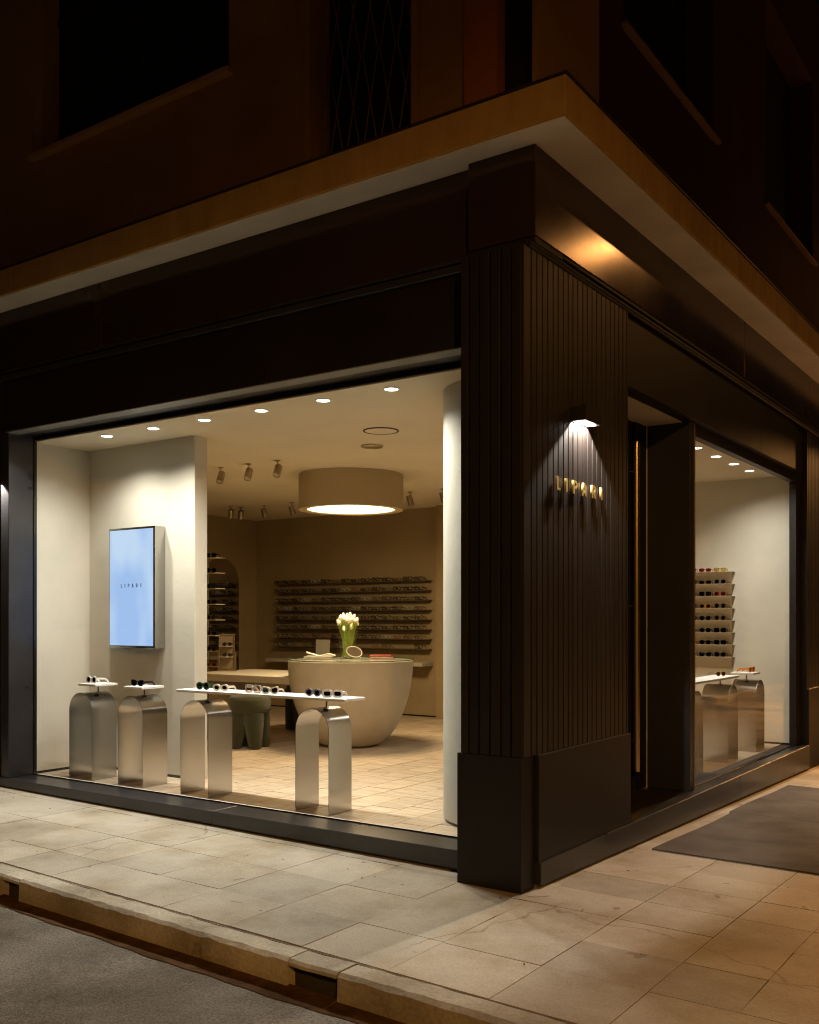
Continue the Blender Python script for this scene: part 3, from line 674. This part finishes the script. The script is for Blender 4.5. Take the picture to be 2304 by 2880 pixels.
# ================================================================== window displays
def arch_mesh(wd=.31, dp=.255, h=.74, th=.004, n=24):
    r = wd/2; out = []; inn = []
    prof = [(-r, 0)] + [(-r*math.cos(math.pi*i/n), h-r + r*math.sin(math.pi*i/n)) for i in range(n+1)] + [(r, 0)]
    ri = r - th
    prin = [(-ri, 0)] + [(-ri*math.cos(math.pi*i/n), h-r + ri*math.sin(math.pi*i/n)) for i in range(n+1)] + [(ri, 0)]
    q = MB(); k = len(prof); v = []
    for y in (0, dp):
        v += [(x, y, z) for x, z in prof]; v += [(x, y, z) for x, z in prin]
    f = []
    for i in range(k-1):
        f += [(i, i+1, 2*k+i+1, 2*k+i), (k+i, 3*k+i, 3*k+i+1, k+i+1), (i, k+i, k+i+1, i+1), (2*k+i, 2*k+i+1, 3*k+i+1, 3*k+i)]
    f += [(0, 2*k, 3*k, k), (k-1, 2*k-1, 4*k-1, 3*k-1)]
    q.add(v, f); return q.mesh('steel_arch', M['steel'], 35)
ARCH = arch_mesh()
def rodmesh(h):
    q = MB(); q.tube([(0, 0, 0), (0, 0, h)], .0065, 10); q.lathe([(.022, 0), (.022, .004), (.0001, .0045)], (0, 0), 16, caps=False); return q.mesh('support_rod', M['steel_rod'], 40)
def slabmesh(x0, x1, y0, y1, th=.020):
    q = MB(); q.box(x0, x1, y0, y1, -th, 0); return q.mesh('stone_top', M['stone'])
SZ = .947
def plinth_stand(label, x, y, rz, ctr, dz=0):
    t = thing('display_plinth', label, 'display stand', (x, y, FL), rz, 'steel arch display plinths', local=True)
    put('steel_arch', ARCH, t, loc=(0, 0, 0))
    put('support_rod', rodmesh(SZ-.020-FL-.739), t, loc=(ctr[0], ctr[1], .7385))
    return t
# left window (front edge y = .52)
s1 = plinth_stand('steel arch plinth with square top holding white round sunglasses', -4.550, .522, 0, (.075, .125)); put('stone_top', slabmesh(-.117, .117, 0, .23), s1, loc=(.071, .010, SZ-FL), bevel=.003)
s2 = plinth_stand('steel arch plinth with square top holding black sunglasses', -3.905, .525, 0, (.03, .12)); put('stone_top', slabmesh(-.116, .116, 0, .23), s2, loc=(.021, .005, SZ-FL), bevel=.003)
t = thing('display_bench', 'long white stone shelf on two steel arches in the left window', 'display stand', (-2.55, .525, FL), 0, 'steel arch display plinths', local=True)
for x in (-3.148, -1.955):
    put('steel_arch', ARCH, t, loc=(x+2.55, -.005, 0)); put('support_rod', rodmesh(SZ-.020-FL-.739), t, loc=(x+2.55+.055, .09, .7385))
put('stone_top', slabmesh(-3.365+2.55, -1.668+2.55, 0, .235), t, loc=(0, .005, SZ-FL), bevel=.003)
# right window (arches turned to face the side street)
t = thing('display_bench', 'long white stone shelf on two steel arches in the right window', 'display stand', (-.285, 4.25, FL), R(90), 'steel arch display plinths', local=True)
for y in (3.735, 4.77):
    put('steel_arch', ARCH, t, loc=(y-4.25, 0, 0)); put('support_rod', rodmesh(SZ-.020-FL-.739), t, loc=(y-4.25, .125, .7385))
put('stone_top', slabmesh(3.40-4.25, 5.0-4.25, 0, .235), t, loc=(0, .010, SZ-FL), bevel=.003)
s3 = plinth_stand('steel arch plinth with square top holding amber sunglasses', -.285, 5.705, R(90), (-.06, .125)); put('stone_top', slabmesh(-.116, .116, 0, .235), s3, loc=(-.08, .015, SZ-FL), bevel=.003)
Z = SZ + .0005
F0 = R(18)
showpiece('white round cat-eye sunglasses on the leftmost square top', 'round', 'white', 'dark', (-4.505, .600, Z), R(2), rw=.0105, dep=.009, thick=.007)
showpiece('black cat-eye sunglasses on the second square top', 'cat', 'black', 'dark', (-3.895, .590, Z), R(6), rw=.006, dep=.007, thick=.006, scale=1.05)
showpiece('dark green chunky sunglasses at the left of the long shelf', 'round', 'green', 'green', (-3.135, .600, Z), R(6), rw=.010, dep=.010, thick=.009, scale=.98)
showpiece('cream oval sunglasses lying beside the dark green pair', 'oval', 'cream', 'dark', (-2.925, .585, Z), R(14), rw=.014, dep=.014, thick=.008, scale=.92)
showpiece('clear square sunglasses standing mid shelf', 'square', 'clear', 'blush', (-2.590, .590, Z), R(4), rw=.009, dep=.008, thick=.005, scale=1.08)
showpiece('ivory cat-eye sunglasses lying right of the clear pair', 'cat', 'ivory', 'grey', (-2.400, .570, Z), R(20), rw=.011, dep=.010, thick=.006, scale=.95)
showpiece('grey flat-top hexagonal sunglasses near the right end of the shelf', 'hex', 'grey', 'dark', (-2.010, .600, Z), R(2), rw=.011, dep=.010, thick=.011, scale=.98)
showpiece('white angular sunglasses at the right end of the left shelf', 'rect', 'white', 'dark', (-1.825, .590, Z), R(22), rw=.013, dep=.012, thick=.008, scale=1.0)
showpiece('small rose round sunglasses on the right window shelf', 'round', 'rose', 'rose', (-.42, 3.98, Z), R(82), rw=.004, thick=.003)
showpiece('thin gold wire sunglasses at the far end of the right window shelf', 'panto', 'gold', 'brown', (-.40, 4.76, Z), R(60), rw=.0025, dep=.003, thick=.0025)
showpiece('translucent amber sunglasses on the square top in the right window', 'square', 'amber', 'amber', (-.36, 5.66, Z), R(82), rw=.008, dep=.008, thick=.007)

# ================================================================== screen
sx = thing('video_screen', 'tall lit pale blue wall screen reading LIPARI in a steel case', 'screen', (-4.38, 1.0, 1.245))
q = MB(); q.box(-4.688, -4.076, .926, 1.0445, 1.245, 2.306); q.obj('case', M['steel'], sx, bevel=.003)
q = MB(); q.box(-4.674, -4.090, .9235, .9258, 1.262, 2.290); q.obj('screen_bezel', M['black'], sx)
q = MB(); q.box(-4.670, -4.094, .9215, .9233, 1.266, 2.286); q.obj('display', M['screen'], sx)
# lettering
def letter_shapes(ch):
    def arc(cx, cy, r, a0, a1, n=10, ry=None): return [(cx + r*math.cos(R(a0+(a1-a0)*i/n)), cy + (ry or r)*math.sin(R(a0+(a1-a0)*i/n))) for i in range(n+1)]
    if ch == 'L': return .50, [[(0, 0), (.50, 0), (.50, .16), (.20, .16), (.20, 1), (0, 1)]]
    if ch == 'I': return .20, [[(0, 0), (.20, 0), (.20, 1), (0, 1)]]
    if ch == 'P': return .66, [[(0, 0), (.20, 0), (.20, .38)] + arc(.35, .69, .31, -90, 90, ry=.31) + [(0, 1)], [(.20, .54)] + arc(.34, .69, .13, -90, 90, ry=.15) + [(.20, .84)]]
    if ch == 'A': return .76, [[(0, 0), (.20, 0), (.25, .19), (.51, .19), (.56, 0), (.76, 0), (.49, 1), (.27, 1)], [(.29, .35), (.47, .35), (.38, .76)]]
    if ch == 'R': return .70, [[(0, 0), (.20, 0), (.20, .38), (.28, .38), (.48, 0), (.70, 0), (.49, .42)] + arc(.35, .70, .31, -50, 90, ry=.30) + [(0, 1)], [(.20, .54)] + arc(.34, .69, .13, -90, 90, ry=.15) + [(.20, .84)]]
def letter_mesh(ch, w, h, ext, m):
    w0, loops = letter_shapes(ch)
    cu = bpy.data.curves.new('letter', 'CURVE'); cu.dimensions = '2D'; cu.fill_mode = 'BOTH'; cu.extrude = ext
    for lp_ in loops:
        sp = cu.splines.new('POLY'); sp.points.add(len(lp_)-1); sp.use_cyclic_u = True
        for i, (x, y) in enumerate(lp_): sp.points[i].co = (x/w0*w, y*h, 0, 1)
    ob = bpy.data.objects.new('tmp', cu); COL.objects.link(ob); bpy.context.view_layer.update()
    me = bpy.data.meshes.new_from_object(ob.evaluated_get(bpy.context.evaluated_depsgraph_get()))
    bpy.data.objects.remove(ob); bpy.data.curves.remove(cu); me.materials.clear(); me.materials.append(m); me.name = 'letter'; return me
# on the screen (flat print)
for ch, a, b in zip('LIPARI', (-4.516, -4.466, -4.423, -4.372, -4.315, -4.254), (-4.500, -4.457, -4.401, -4.347, -4.292, -4.245)):
    o = put('letter', letter_mesh(ch, b-a, .034, .0004, M['ink']), sx, loc=(0, 0, 0))
    o.location = (a+4.38, .9205-1.0, 1.777-1.245); o.rotation_euler = (R(90), 0, 0)
# brass letters on the pillar
sg = thing('shop_sign', 'raised brass letters LIPARI on the slatted corner pillar', 'sign', (.02, .67, 2.244))
for ch, a, b in zip('LIPARI', (.350, .469, .566, .685, .827, .963), (.392, .487, .622, .751, .888, .982)):
    o = put('letter', letter_mesh(ch, b-a, .079, .006, M['brass']), sg, loc=(0, 0, 0))
    o.location = (.031-.02, a-.67, 0); o.rotation_euler = (R(90), 0, R(90))

# ================================================================== wall lamps
def wall_lamp(label, loc, rz, power):
    # local: wall at x = 0, lamp projects to +x, width along y
    t = thing('wall_lamp', label, 'wall lamp', loc, rz, 'dark box wall lamps', local=True)
    q = MB(); w_, d, h, th = .11, .092, .088, .005
    q.box(0, d, -w_, w_, h-th, h); q.box(0, d, -w_, -w_+th, 0, h-th); q.box(0, d, w_-th, w_, 0, h-th); q.box(d-th, d, -w_+th, w_-th, 0, h-th); q.box(0, th, -w_+th, w_-th, 0, h-th)
    put('housing', q.mesh('housing', M['dark']), t, loc=(0, 0, 0))
    for y in (-.045, .050):
        q = MB(); q.lathe([(.0001, 0), (.016, 0), (.019, .005), (.019, .016)], (.060, y), 20, caps=False); put('lamp_lens', q.mesh('lamp_lens', M['led_hot'], 50), t, loc=(0, 0, .052))
        light('beam', 'SPOT', (.060, y, .048), power, (1, .91, .78), t, rot=(0, R(39), 0), size=.005, spot=R(124), blend=.2)
    return t
wall_lamp('dark box wall lamp lit above the brass letters on the pillar', (.0185, .690, 2.675), 0, P_WALL)
wall_lamp('lit box wall lamp on the slatted pilaster at the left edge', (-5.315, .189, 2.675), R(-90), P_WALL)

# ================================================================== furniture
DX, DY = -4.085, 3.655
dk = thing('bowl_desk', 'large round bowl-shaped plaster desk with a glass top', 'desk', (DX, DY, FL))
prof = [(.0001, 0), (.23, 0), (.275, .006)]
for i in range(1, 19):
    a = i/18; prof.append((.275 + (.680-.275)*math.sin(a*math.pi/2)**.92, .006 + (.905-.006)*(1-math.cos(a*math.pi/2))**.80))
prof += [(.680, .918), (.674, .924), (.0001, .924)]
q = MB(); q.lathe([(r, z+FL) for r, z in prof], (DX, DY), 80, caps=False); q.obj('bowl', M['desk'], dk, smooth=40)
q = MB(); q.lathe([(.0001, FL+.925), (.686, FL+.925), (.690, FL+.930), (.686, FL+.936), (.0001, FL+.936)], (DX, DY), 80, caps=False); q.obj('glass_top', M['topglass'], dk, smooth=40)
q = MB(); q.lathe([(.6905, FL+.9255), (.6925, FL+.9305), (.6905, FL+.9355)], (DX, DY), 80, caps=False); q.obj('glass_edge', M['edge'], dk, smooth=60)
q = MB(); q.box(-6.15, -4.42, 3.20, 4.28, .790, .870); q.obj('side_table', M['slabdesk'], dk, bevel=.006)
q = MB(); q.box(-6.12, -6.02, 3.35, 4.15, FL, .7895); q.obj('table_leg', M['slabdesk'], dk, bevel=.006)
# stools
def stool(label, loc, rz, s=1.0):
    t = thing('stool', label, 'stool', loc, rz, 'green stools at the desk', local=True); t.scale = (s*1.1, s*1.1, s)
    q = MB(); pr = [(.0001, .535), (.10, .533), (.150, .522), (.178, .500), (.188, .465), (.190, .40), (.184, .365), (.170, .350), (.0001, .348)]
    q.lathe(pr, (0, 0), 32, caps=False); put('seat', q.mesh('seat', M['green'], 60), t, loc=(0, 0, 0))
    for k in range(4):
        a = R(45 + 90*k); c, s_ = math.cos(a), math.sin(a); q = MB(); rows = []
        for z, rad, off in ((.352, .100, .088), (.28, .096, .096), (.18, .080, .112), (.08, .066, .126), (.012, .057, .132), (0, .050, .132)):
            rows.append([(c*off + rad*math.cos(2*math.pi*i/14), s_*off + rad*math.sin(2*math.pi*i/14), z) for i in range(14)])
        v = [p for r in rows for p in r]; f = [(i*14+j, i*14+(j+1) % 14, (i+1)*14+(j+1) % 14, (i+1)*14+j) for i in range(5) for j in range(14)]
        f += [tuple(range(14)), tuple(70+j for j in range(14))]
        q.add(v, f); put('leg', q.mesh('leg', M['green'], 60), t, loc=(0, 0, 0))
    return t
stool('green fabric stool with stubby legs in front of the side table', (-4.83, 2.86, FL), R(20), 1.08)
stool('green fabric stool in the shadow behind the side table', (-5.50, 4.50, FL), R(-15), 1.08)

# --- things on the round desk
DT = FL + .937
def at(ox, oy): return (DX+ox, DY+oy)
vx, vy = -4.29, 3.86
t = thing('flower_vase', 'tapered clear glass vase on the round desk', 'vase', (vx, vy, DT), local=True)
q = MB(); q.lathe([(.0001, 0), (.078, 0), (.080, .004), (.108, .320), (.104, .320), (.076, .012), (.0001, .012)], (0, 0), 40, caps=False); put('vase_wall', q.mesh('vase_wall', M['vase'], 40), t, loc=(0, 0, 0))
b = thing('tulip_bouquet', 'bunch of white tulips with green stems in the glass vase', 'flowers', (vx, vy, DT), local=True)
q = MB(); prof = [(.0001, -.024), (.010, -.021), (.0165, -.008), (.0170, .004), (.0135, .017), (.007, .025), (.0001, .026)]
q.lathe(prof, (0, 0), 9, caps=False); TUL = q.mesh('flower', M['petal'], 60)
random.seed(21)
for i in range(46):
    a = i*2.399; rr = .120*math.sqrt((i+.5)/46); x, y = rr*math.cos(a), rr*math.sin(a)
    z = .462 - 3.4*rr*rr + random.uniform(-.045, .02)
    if i % 9 == 8: z -= .06
    put('flower', TUL, b, loc=(x, y, z), rot=(random.uniform(-.25, .25) - y*2.2, random.uniform(-.25, .25) + x*2.2, random.uniform(0, 6))).scale = (.92, .92, 1.3)
    a2 = a + random.uniform(1.5, 3); r0 = random.uniform(.015, .066)
    q = MB(); q.tube([(r0*math.cos(a2), r0*math.sin(a2), .014), (x*.45 + r0*.4*math.cos(a2), y*.45 + r0*.4*math.sin(a2), .17), (x*.80, y*.80, .32), (x, y, z-.02)], .0036, 5); put('stem', q.mesh('stem', M['leaf'], 60), b, loc=(0, 0, 0))
for i in range(34):
    a = random.uniform(0, 6.283); r1 = random.uniform(.05, .128); r0 = r1*.35; h = random.uniform(.30, .45); wd = random.uniform(.010, .018)
    dx, dy = math.cos(a), math.sin(a); q = MB(); pts = []
    for k in range(6):
        u = k/5; r_ = min(r0 + (r1-r0)*u**1.3, .100 if u*h + .05 < .32 else 9); zz = .05 + (h-.05)*u; wv_ = wd*math.sin(math.pi*min(1, u*.95 + .08))
        pts += [(dx*r_ - dy*wv_, dy*r_ + dx*wv_, zz), (dx*(r_+.004), dy*(r_+.004), zz), (dx*r_ + dy*wv_, dy*r_ - dx*wv_, zz)]
    f = []
    for k in range(5): f += [(3*k, 3*k+1, 3*k+4, 3*k+3), (3*k+1, 3*k+2, 3*k+5, 3*k+4)]
    q.add(pts, f); put('leaf', q.mesh('leaf', M['leaf'], 60), b, loc=(0, 0, 0))
# books, papers, mirrors
def book(label, loc, rz, L_, W_, H_, cov, group=None):
    t = thing('book', label, 'book', loc, rz, group, local=True)
    q = MB(); q.box(-L_/2, L_/2, -W_/2, W_/2, 0, .003); q.box(-L_/2, L_/2, -W_/2, W_/2, H_-.003, H_); q.box(L_/2-.003, L_/2, -W_/2, W_/2, .003, H_-.003); put('cover', q.mesh('cover', cov), t, loc=(0, 0, 0))
    q = MB(); q.box(-L_/2+.004, L_/2-.0035, -W_/2+.003, W_/2-.003, .0032, H_-.0032); put('pages', q.mesh('pages', M['paper']), t, loc=(0, 0, 0))
book('lower red book on the round desk', (-3.91, 3.985, DT), R(34), .265, .17, .020, M['red'], 'red books on the desk')
book('upper red book on the round desk', (-3.925, 3.985, DT+.0205), R(37), .235, .15, .018, M['red'], 'red books on the desk')
t = thing('paper_stack', 'pile of grey and white catalogues at the left of the desk', 'catalogues', (-4.475, 3.585, DT), R(33), local=True)
q = MB(); q.box(-.16, .15, -.10, .10, 0, .020); put('catalogue', q.mesh('catalogue', M['grey']), t, loc=(0, 0, 0), bevel=.002)
q = MB(); q.box(-.13, .16, -.09, .09, .0205, .030); put('catalogue', q.mesh('catalogue', M['paper']), t, loc=(0, 0, 0), bevel=.002)
t = thing('magazine', 'rolled open magazine lying on the catalogue pile', 'magazine', (-4.45, 3.59, DT+.031), R(36), local=True)
q = MB(); pts = [(.16*(-1+2*i/14), .010 + .010*math.sin(i*.75) + (.030*max(0, (3-i)/3)**2)) for i in range(15)]
for i in range(14): q.prism([pts[i], pts[i+1], (pts[i+1][0], pts[i+1][1]-.008), (pts[i][0], pts[i][1]-.008)], -.075, .075, 'y')
put('pages', q.mesh('pages', M['paper'], 30), t, loc=(0, 0, 0))
t = thing('table_mirror', 'small rectangular mirror standing at the left edge of the desk', 'mirror', (-4.62, 3.82, DT), R(35), local=True)
q = MB(); q.box(-.080, .080, 0, .006, .010, .205); put('mirror_glass', q.mesh('mirror_glass', M['mirror']), t, loc=(0, 0, 0), rot=(R(-15), 0, 0))
q = MB(); q.box(-.06, .06, -.02, .05, 0, .010); put('foot', q.mesh('foot', M['nickel']), t, loc=(0, 0, 0))
t = thing('oval_mirror', 'oval hand mirror with pale rim leaning beside the vase', 'mirror', (-4.04, 3.66, DT), R(35), local=True)
q = MB(); n = 36
el = [(.088*math.cos(2*math.pi*i/n), .064*math.sin(2*math.pi*i/n)) for i in range(n)]
q.prism([(x*.94, z*.94) for x, z in el], -.003, .003, 'y'); put('mirror_glass', q.mesh('mirror_glass', M['mirror']), t, loc=(0, 0, .076), rot=(R(-30), R(16), 0))
q = MB(); v = [(x, -.005, z) for x, z in el] + [(x*.94, -.005, z*.94) for x, z in el] + [(x, .005, z) for x, z in el] + [(x*.94, .005, z*.94) for x, z in el]
f = []
for i in range(n):
    j = (i+1) % n; f += [(i, j, n+j, n+i), (2*n+i, 3*n+i, 3*n+j, 2*n+j), (i, 2*n+i, 2*n+j, j), (n+i, n+j, 3*n+j, 3*n+i)]
q.add(v, f); put('rim', q.mesh('rim', M['ivory'] if 'ivory' in M else M['paper']), t, loc=(0, 0, .076), rot=(R(-30), R(16), 0))
q = MB(); q.tube([(0, .012, .06), (0, .05, 0)], .004, 6); q.box(-.02, .02, -.01, .06, 0, .004); put('stand', q.mesh('stand', M['nickel']), t, loc=(0, 0, 0))

# --- framed mirror on the side table; reflected shelves and sunglasses added as objects
t = thing('counter_mirror', 'metal framed counter mirror with two reflected sunglass shelves on the side table', 'display stand', (-6.03, 3.70, .870), R(34), local=True)
q = MB(); q.box(-.088, .088, .035, .041, .025, .440); put('back_panel', q.mesh('back_panel', M['shelfdark']), t, loc=(0, 0, 0))
q = MB(); q.box(-.094, -.088, .020, .046, .020, .446); q.box(.088, .094, .020, .046, .020, .446); q.box(-.088, .088, .020, .046, .440, .446); q.box(-.088, .088, .020, .046, .020, .025); put('frame', q.mesh('frame', M['nickel']), t, loc=(0, 0, 0))
q = MB(); q.box(-.112, .112, -.02, .09, 0, .012); q.tube([(-.108, .033, .012), (-.108, .033, .235)], .006, 8); q.tube([(.108, .033, .012), (.108, .033, .235)], .006, 8); put('stand', q.mesh('stand', M['nickel']), t, loc=(0, 0, 0))
for z in (.170, .300):
    q = MB(); q.box(-.087, .087, -.055, .0345, z, z+.005); put('shelf', q.mesh('shelf', M['shelf']), t, loc=(0, 0, 0))
for z, nm in ((.170, 'lower'), (.300, 'upper')):
    c, s_ = math.cos(R(34)), math.sin(R(34)); lx, ly = .02, -.045
    o = put('sunglasses', small_mesh('panto', 'black', 'dark', .004), None, loc=(-6.03 + c*lx - s_*ly, 3.70 + s_*lx + c*ly, .870+z+.0055), rot=(0, 0, R(34))); o.scale = (.9, .6, .9)
    tag(o, f'dark sunglasses on the {nm} shelf reflected in the counter mirror', 'sunglasses', 'sunglasses reflected in the counter mirror')
# --- tall rack behind the partition edge
rk = thing('display_rack', 'tall narrow eyewear rack at the edge of the white partition', 'rack', (-6.5, 3.80, FL), 0)
zs = [2.255, 2.068, 1.877, 1.684, 1.492, 1.300, 1.108, .917]
q = MB(); q.box(-6.80, -6.78, 3.72, 3.90, FL, 2.45); q.box(-6.56, -6.54, 3.88, 3.90, FL, 2.45); q.obj('upright', M['shelfdark'], rk)
for z in zs:
    q = MB(); q.box(-6.7795, -6.235, 3.72, 3.879, z-.008, z); q.obj('shelf', M['shelf'], rk)
kinds = ['square', 'round', 'cat', 'square', 'round', 'cat', 'square', 'oval']
for i, z in enumerate(zs):
    o = put('sunglasses', small_mesh(kinds[i], 'black' if i < 7 else 'rose', 'dark' if i < 7 else 'rose', .006), None, loc=(-6.33, 3.735, z+.001), rot=(0, 0, R(48 if i % 2 else 25)))
    tag(o, f'{"black" if i < 7 else "pink"} sunglasses on the narrow rack, {ordn(i)} shelf from the top', 'sunglasses', 'sunglasses on the narrow rack')
# --- arched mirror on the far left wall
am = thing('arched_mirror', 'tall arched wall mirror reflecting the eyewear shelves', 'mirror', (-8.37, 5.89, .5))
pts = [(5.505, .45)] + [(5.89 - .385*math.cos(math.pi*i/24), 2.047 + .385*math.sin(math.pi*i/24)) for i in range(25)] + [(6.275, .45)]
q = MB(); q.prism(pts, -8.3805, -8.372, 'x'); q.obj('mirror_glass', M['mirror'], am)

# --- back wall shelves with eyeglasses
szs = [2.037, 1.902, 1.764, 1.628, 1.491, 1.355, 1.217, 1.081]
rankn = ['top', 'second', 'third', 'fourth', 'fifth', 'sixth', 'seventh', 'lowest']
ws = thing('wall_shelving', 'eight thin eyewear shelves on the dim back wall', 'shelves', (-6.4, 6.6, 1.0))
for i, z in enumerate(szs):
    q = MB(); q.box(-7.90, -5.02, 6.525, 6.6795, z-.004, z); q.prism([(6.60, z-.0045), (6.6795, z-.0045), (6.6795, z-.03)], -7.88, -5.04, 'x'); q.obj('shelf', M['shelfdark'], ws)
q = MB(); q.box(-7.93, -5.01, 6.40, 6.6795, .845, .900); tag(q.obj('wall_ledge', M['slabdesk'], bevel=.004), 'thick ledge along the back wall under the eyewear shelves', 'ledge')
random.seed(33)
for i, z in enumerate(szs):
    k = 0
    N_ = 15
    for j in range(N_):
        if i == 7 and j in (2, 7, 8, 9, 12, 13): continue
        if random.random() < .03 and i not in (0,): continue
        fr = random.choices(['black', 'brown', 'clear', 'rose', 'grey'], [12, 2, 1.2, 1, 1])[0]
        kd = random.choice(['round', 'panto', 'panto', 'square', 'rect', 'cat'])
        x = -7.80 + j*.1885 + random.uniform(-.006, .006)
        o = put('eyeglasses', small_mesh(kd, fr, 'clear', .0045 if fr != 'black' else .0058), None, loc=(x, 6.545, z+.0005), rot=(0, 0, random.uniform(-.05, .10))); o.scale = (1.06, .75, 1.10)
        nm = {'black': 'black', 'brown': 'brown', 'clear': 'pale clear', 'rose': 'reddish', 'grey': 'grey'}[fr]
        shelf = f'{rankn[i]} shelf' + ('' if i in (0, 7) else ' from top')
        tag(o, f'{nm} eyeglasses, {ordn(k)} from left on the {shelf} of the back wall', 'eyeglasses', 'eyeglasses on the back wall shelves'); k += 1
# --- right window rack on the end wall
rs = thing('wall_shelving', 'eight folded metal sunglass shelves on the end wall behind the right window', 'shelves', (-1.3, 6.3, 1.0))
rz = [2.030, 1.893, 1.757, 1.620, 1.485, 1.349, 1.213, 1.076]
for i, z in enumerate(rz):
    q = MB(); q.box(-1.95, -.742, 6.215, 6.3715, z-.004, z); q.add([(-1.95, 6.217, z-.005), (-.744, 6.217, z-.005), (-.782, 6.345, z-.118), (-1.95, 6.345, z-.118), (-1.95, 6.3715, z-.118), (-.782, 6.3715, z-.118), (-.770, 6.3715, z-.005), (-1.95, 6.3715, z-.005)],
        [(0, 1, 2, 3), (2, 5, 4, 3), (1, 6, 5, 2), (0, 3, 4, 7)]); q.obj('shelf', M['shelf'], rs)
combos = [[('panto', 'brown', 'brown'), ('rect', 'rose', 'rose'), ('rect', 'brown', 'yellow')], [('square', 'black', 'dark'), ('rect', 'brown', 'green'), ('panto', 'grey', 'grey')],
          [('panto', 'brown', 'brown'), ('square', 'black', 'green'), ('panto', 'rose', 'rose')], [('cat', 'black', 'dark'), ('panto', 'amber', 'green'), ('round', 'gold', 'green')],
          [('square', 'black', 'dark'), ('panto', 'black', 'green'), ('round', 'gold', 'green')], [('oval', 'grey', 'grey'), ('panto', 'black', 'dark'), ('square', 'black', 'dark')],
          [('panto', 'amber', 'brown'), ('panto', 'black', 'dark'), ('square', 'black', 'dark')], [('panto', 'rose', 'brown'), ('cat', 'black', 'dark'), ('round', 'black', 'dark')]]
for i, z in enumerate(rz):
    for j, (kd, fr, ln) in enumerate(combos[i]):
        o = put('sunglasses', small_mesh(kd, fr, ln, .0032), None, loc=(-1.205 + .168*j, 6.232, z+.0008), rot=(0, 0, R(6))); o.scale = (1.0, .85, 1.05)
        shelf = f'{rankn[i]} shelf' + ('' if i in (0, 7) else ' from top')
        fn = {'brown': 'brown', 'rose': 'reddish', 'black': 'black', 'grey': 'grey', 'amber': 'amber', 'gold': 'gold wire'}[fr]
        tag(o, f'{fn} sunglasses, {["leftmost", "middle", "rightmost"][j]} on the {shelf} behind the right window', 'sunglasses', 'sunglasses on the end wall shelves')

# ================================================================== pavement mats
def ground_mat(label, x0, x1, y0, y1, m=M['rubber']):
    q = MB(); n = 10; v = []; f = []
    for i in range(n+1):
        y = y0 + (y1-y0)*i/n
        for x in (x0 + .01*math.sin(y*3), x1):
            v.append((x, y, gz(x, y)+.0105))
    for i in range(n): f.append((2*i, 2*i+1, 2*i+3, 2*i+2))
    b0 = len(v); v += [(x, y, z-.008) for x, y, z in v]
    for i in range(n): f += [(2*i, 2*i+2, b0+2*i+2, b0+2*i), (2*i+1, b0+2*i+1, b0+2*i+3, 2*i+3)]
    f += [(0, b0, b0+1, 1), (2*n, 2*n+1, b0+2*n+1, b0+2*n)]
    q.add(v, f); return tag(q.obj('entrance_mat', m), label, 'mat', 'grey ribbed mats on the pavement')
ground_mat('grey ribbed mat on the pavement nearest the corner pillar', .17, 1.30, 1.50, 3.215)
ground_mat('grey ribbed mat on the pavement beyond the nearer mat', .15, 1.30, 3.222, 5.05)

# ================================================================== street lamps (beyond the frame; their light falls on the corner)
def street_lamp(label, base, head, power, spot=R(165), color=SODIUM):
    t = thing('street_lamp', label, 'street lamp', base, 0, 'street lamps')
    q = MB(); q.tube([base, (base[0], base[1], head[2]+.15)], .07, 12, r2=.045); q.obj('pole', M['iron'], t, smooth=50)
    q = MB(); q.tube([(base[0], base[1], head[2]+.15), (head[0], head[1], head[2]+.10)], .03, 8); q.obj('arm', M['iron'], t, smooth=50)
    q = MB(); q.lathe([(.0001, head[2]+.14), (.10, head[2]+.12), (.20, head[2]+.02), (.20, head[2]), (.17, head[2]), (.15, head[2]+.02)], head[:2], 24, caps=False); q.obj('hood', M['iron'], t, smooth=40)
    q = MB(); q.lathe([(.0001, head[2]-.03), (.10, head[2]-.02), (.15, head[2]+.02)], head[:2], 24, caps=False); q.obj('lamp_lens', M['sodium'], t, smooth=60)
    light('street_light', 'SPOT', (head[0], head[1], head[2]-.05), power, color, t, size=.12, spot=spot, blend=.2)
street_lamp('street lamp far down the side street', (.9, 13.6, -.3), (.38, 13.6, 4.7), P_STREET_KEY)
street_lamp('street lamp across the side street', (7.2, 12.8, -.2), (5.2, 12.7, 8.66), P_STREET_SIDE, R(148))
street_lamp('street lamp on the front street behind the viewer', (9.5, -11.0, -.1), (8.6, -10.4, 7.2), P_STREET_FRONT, color=(1.0, .47, .10))

for o in bpy.data.objects:
    if '_local' in o: del o['_local']
for m_ in bpy.data.materials:
    if '_p' in m_: del m_['_p']
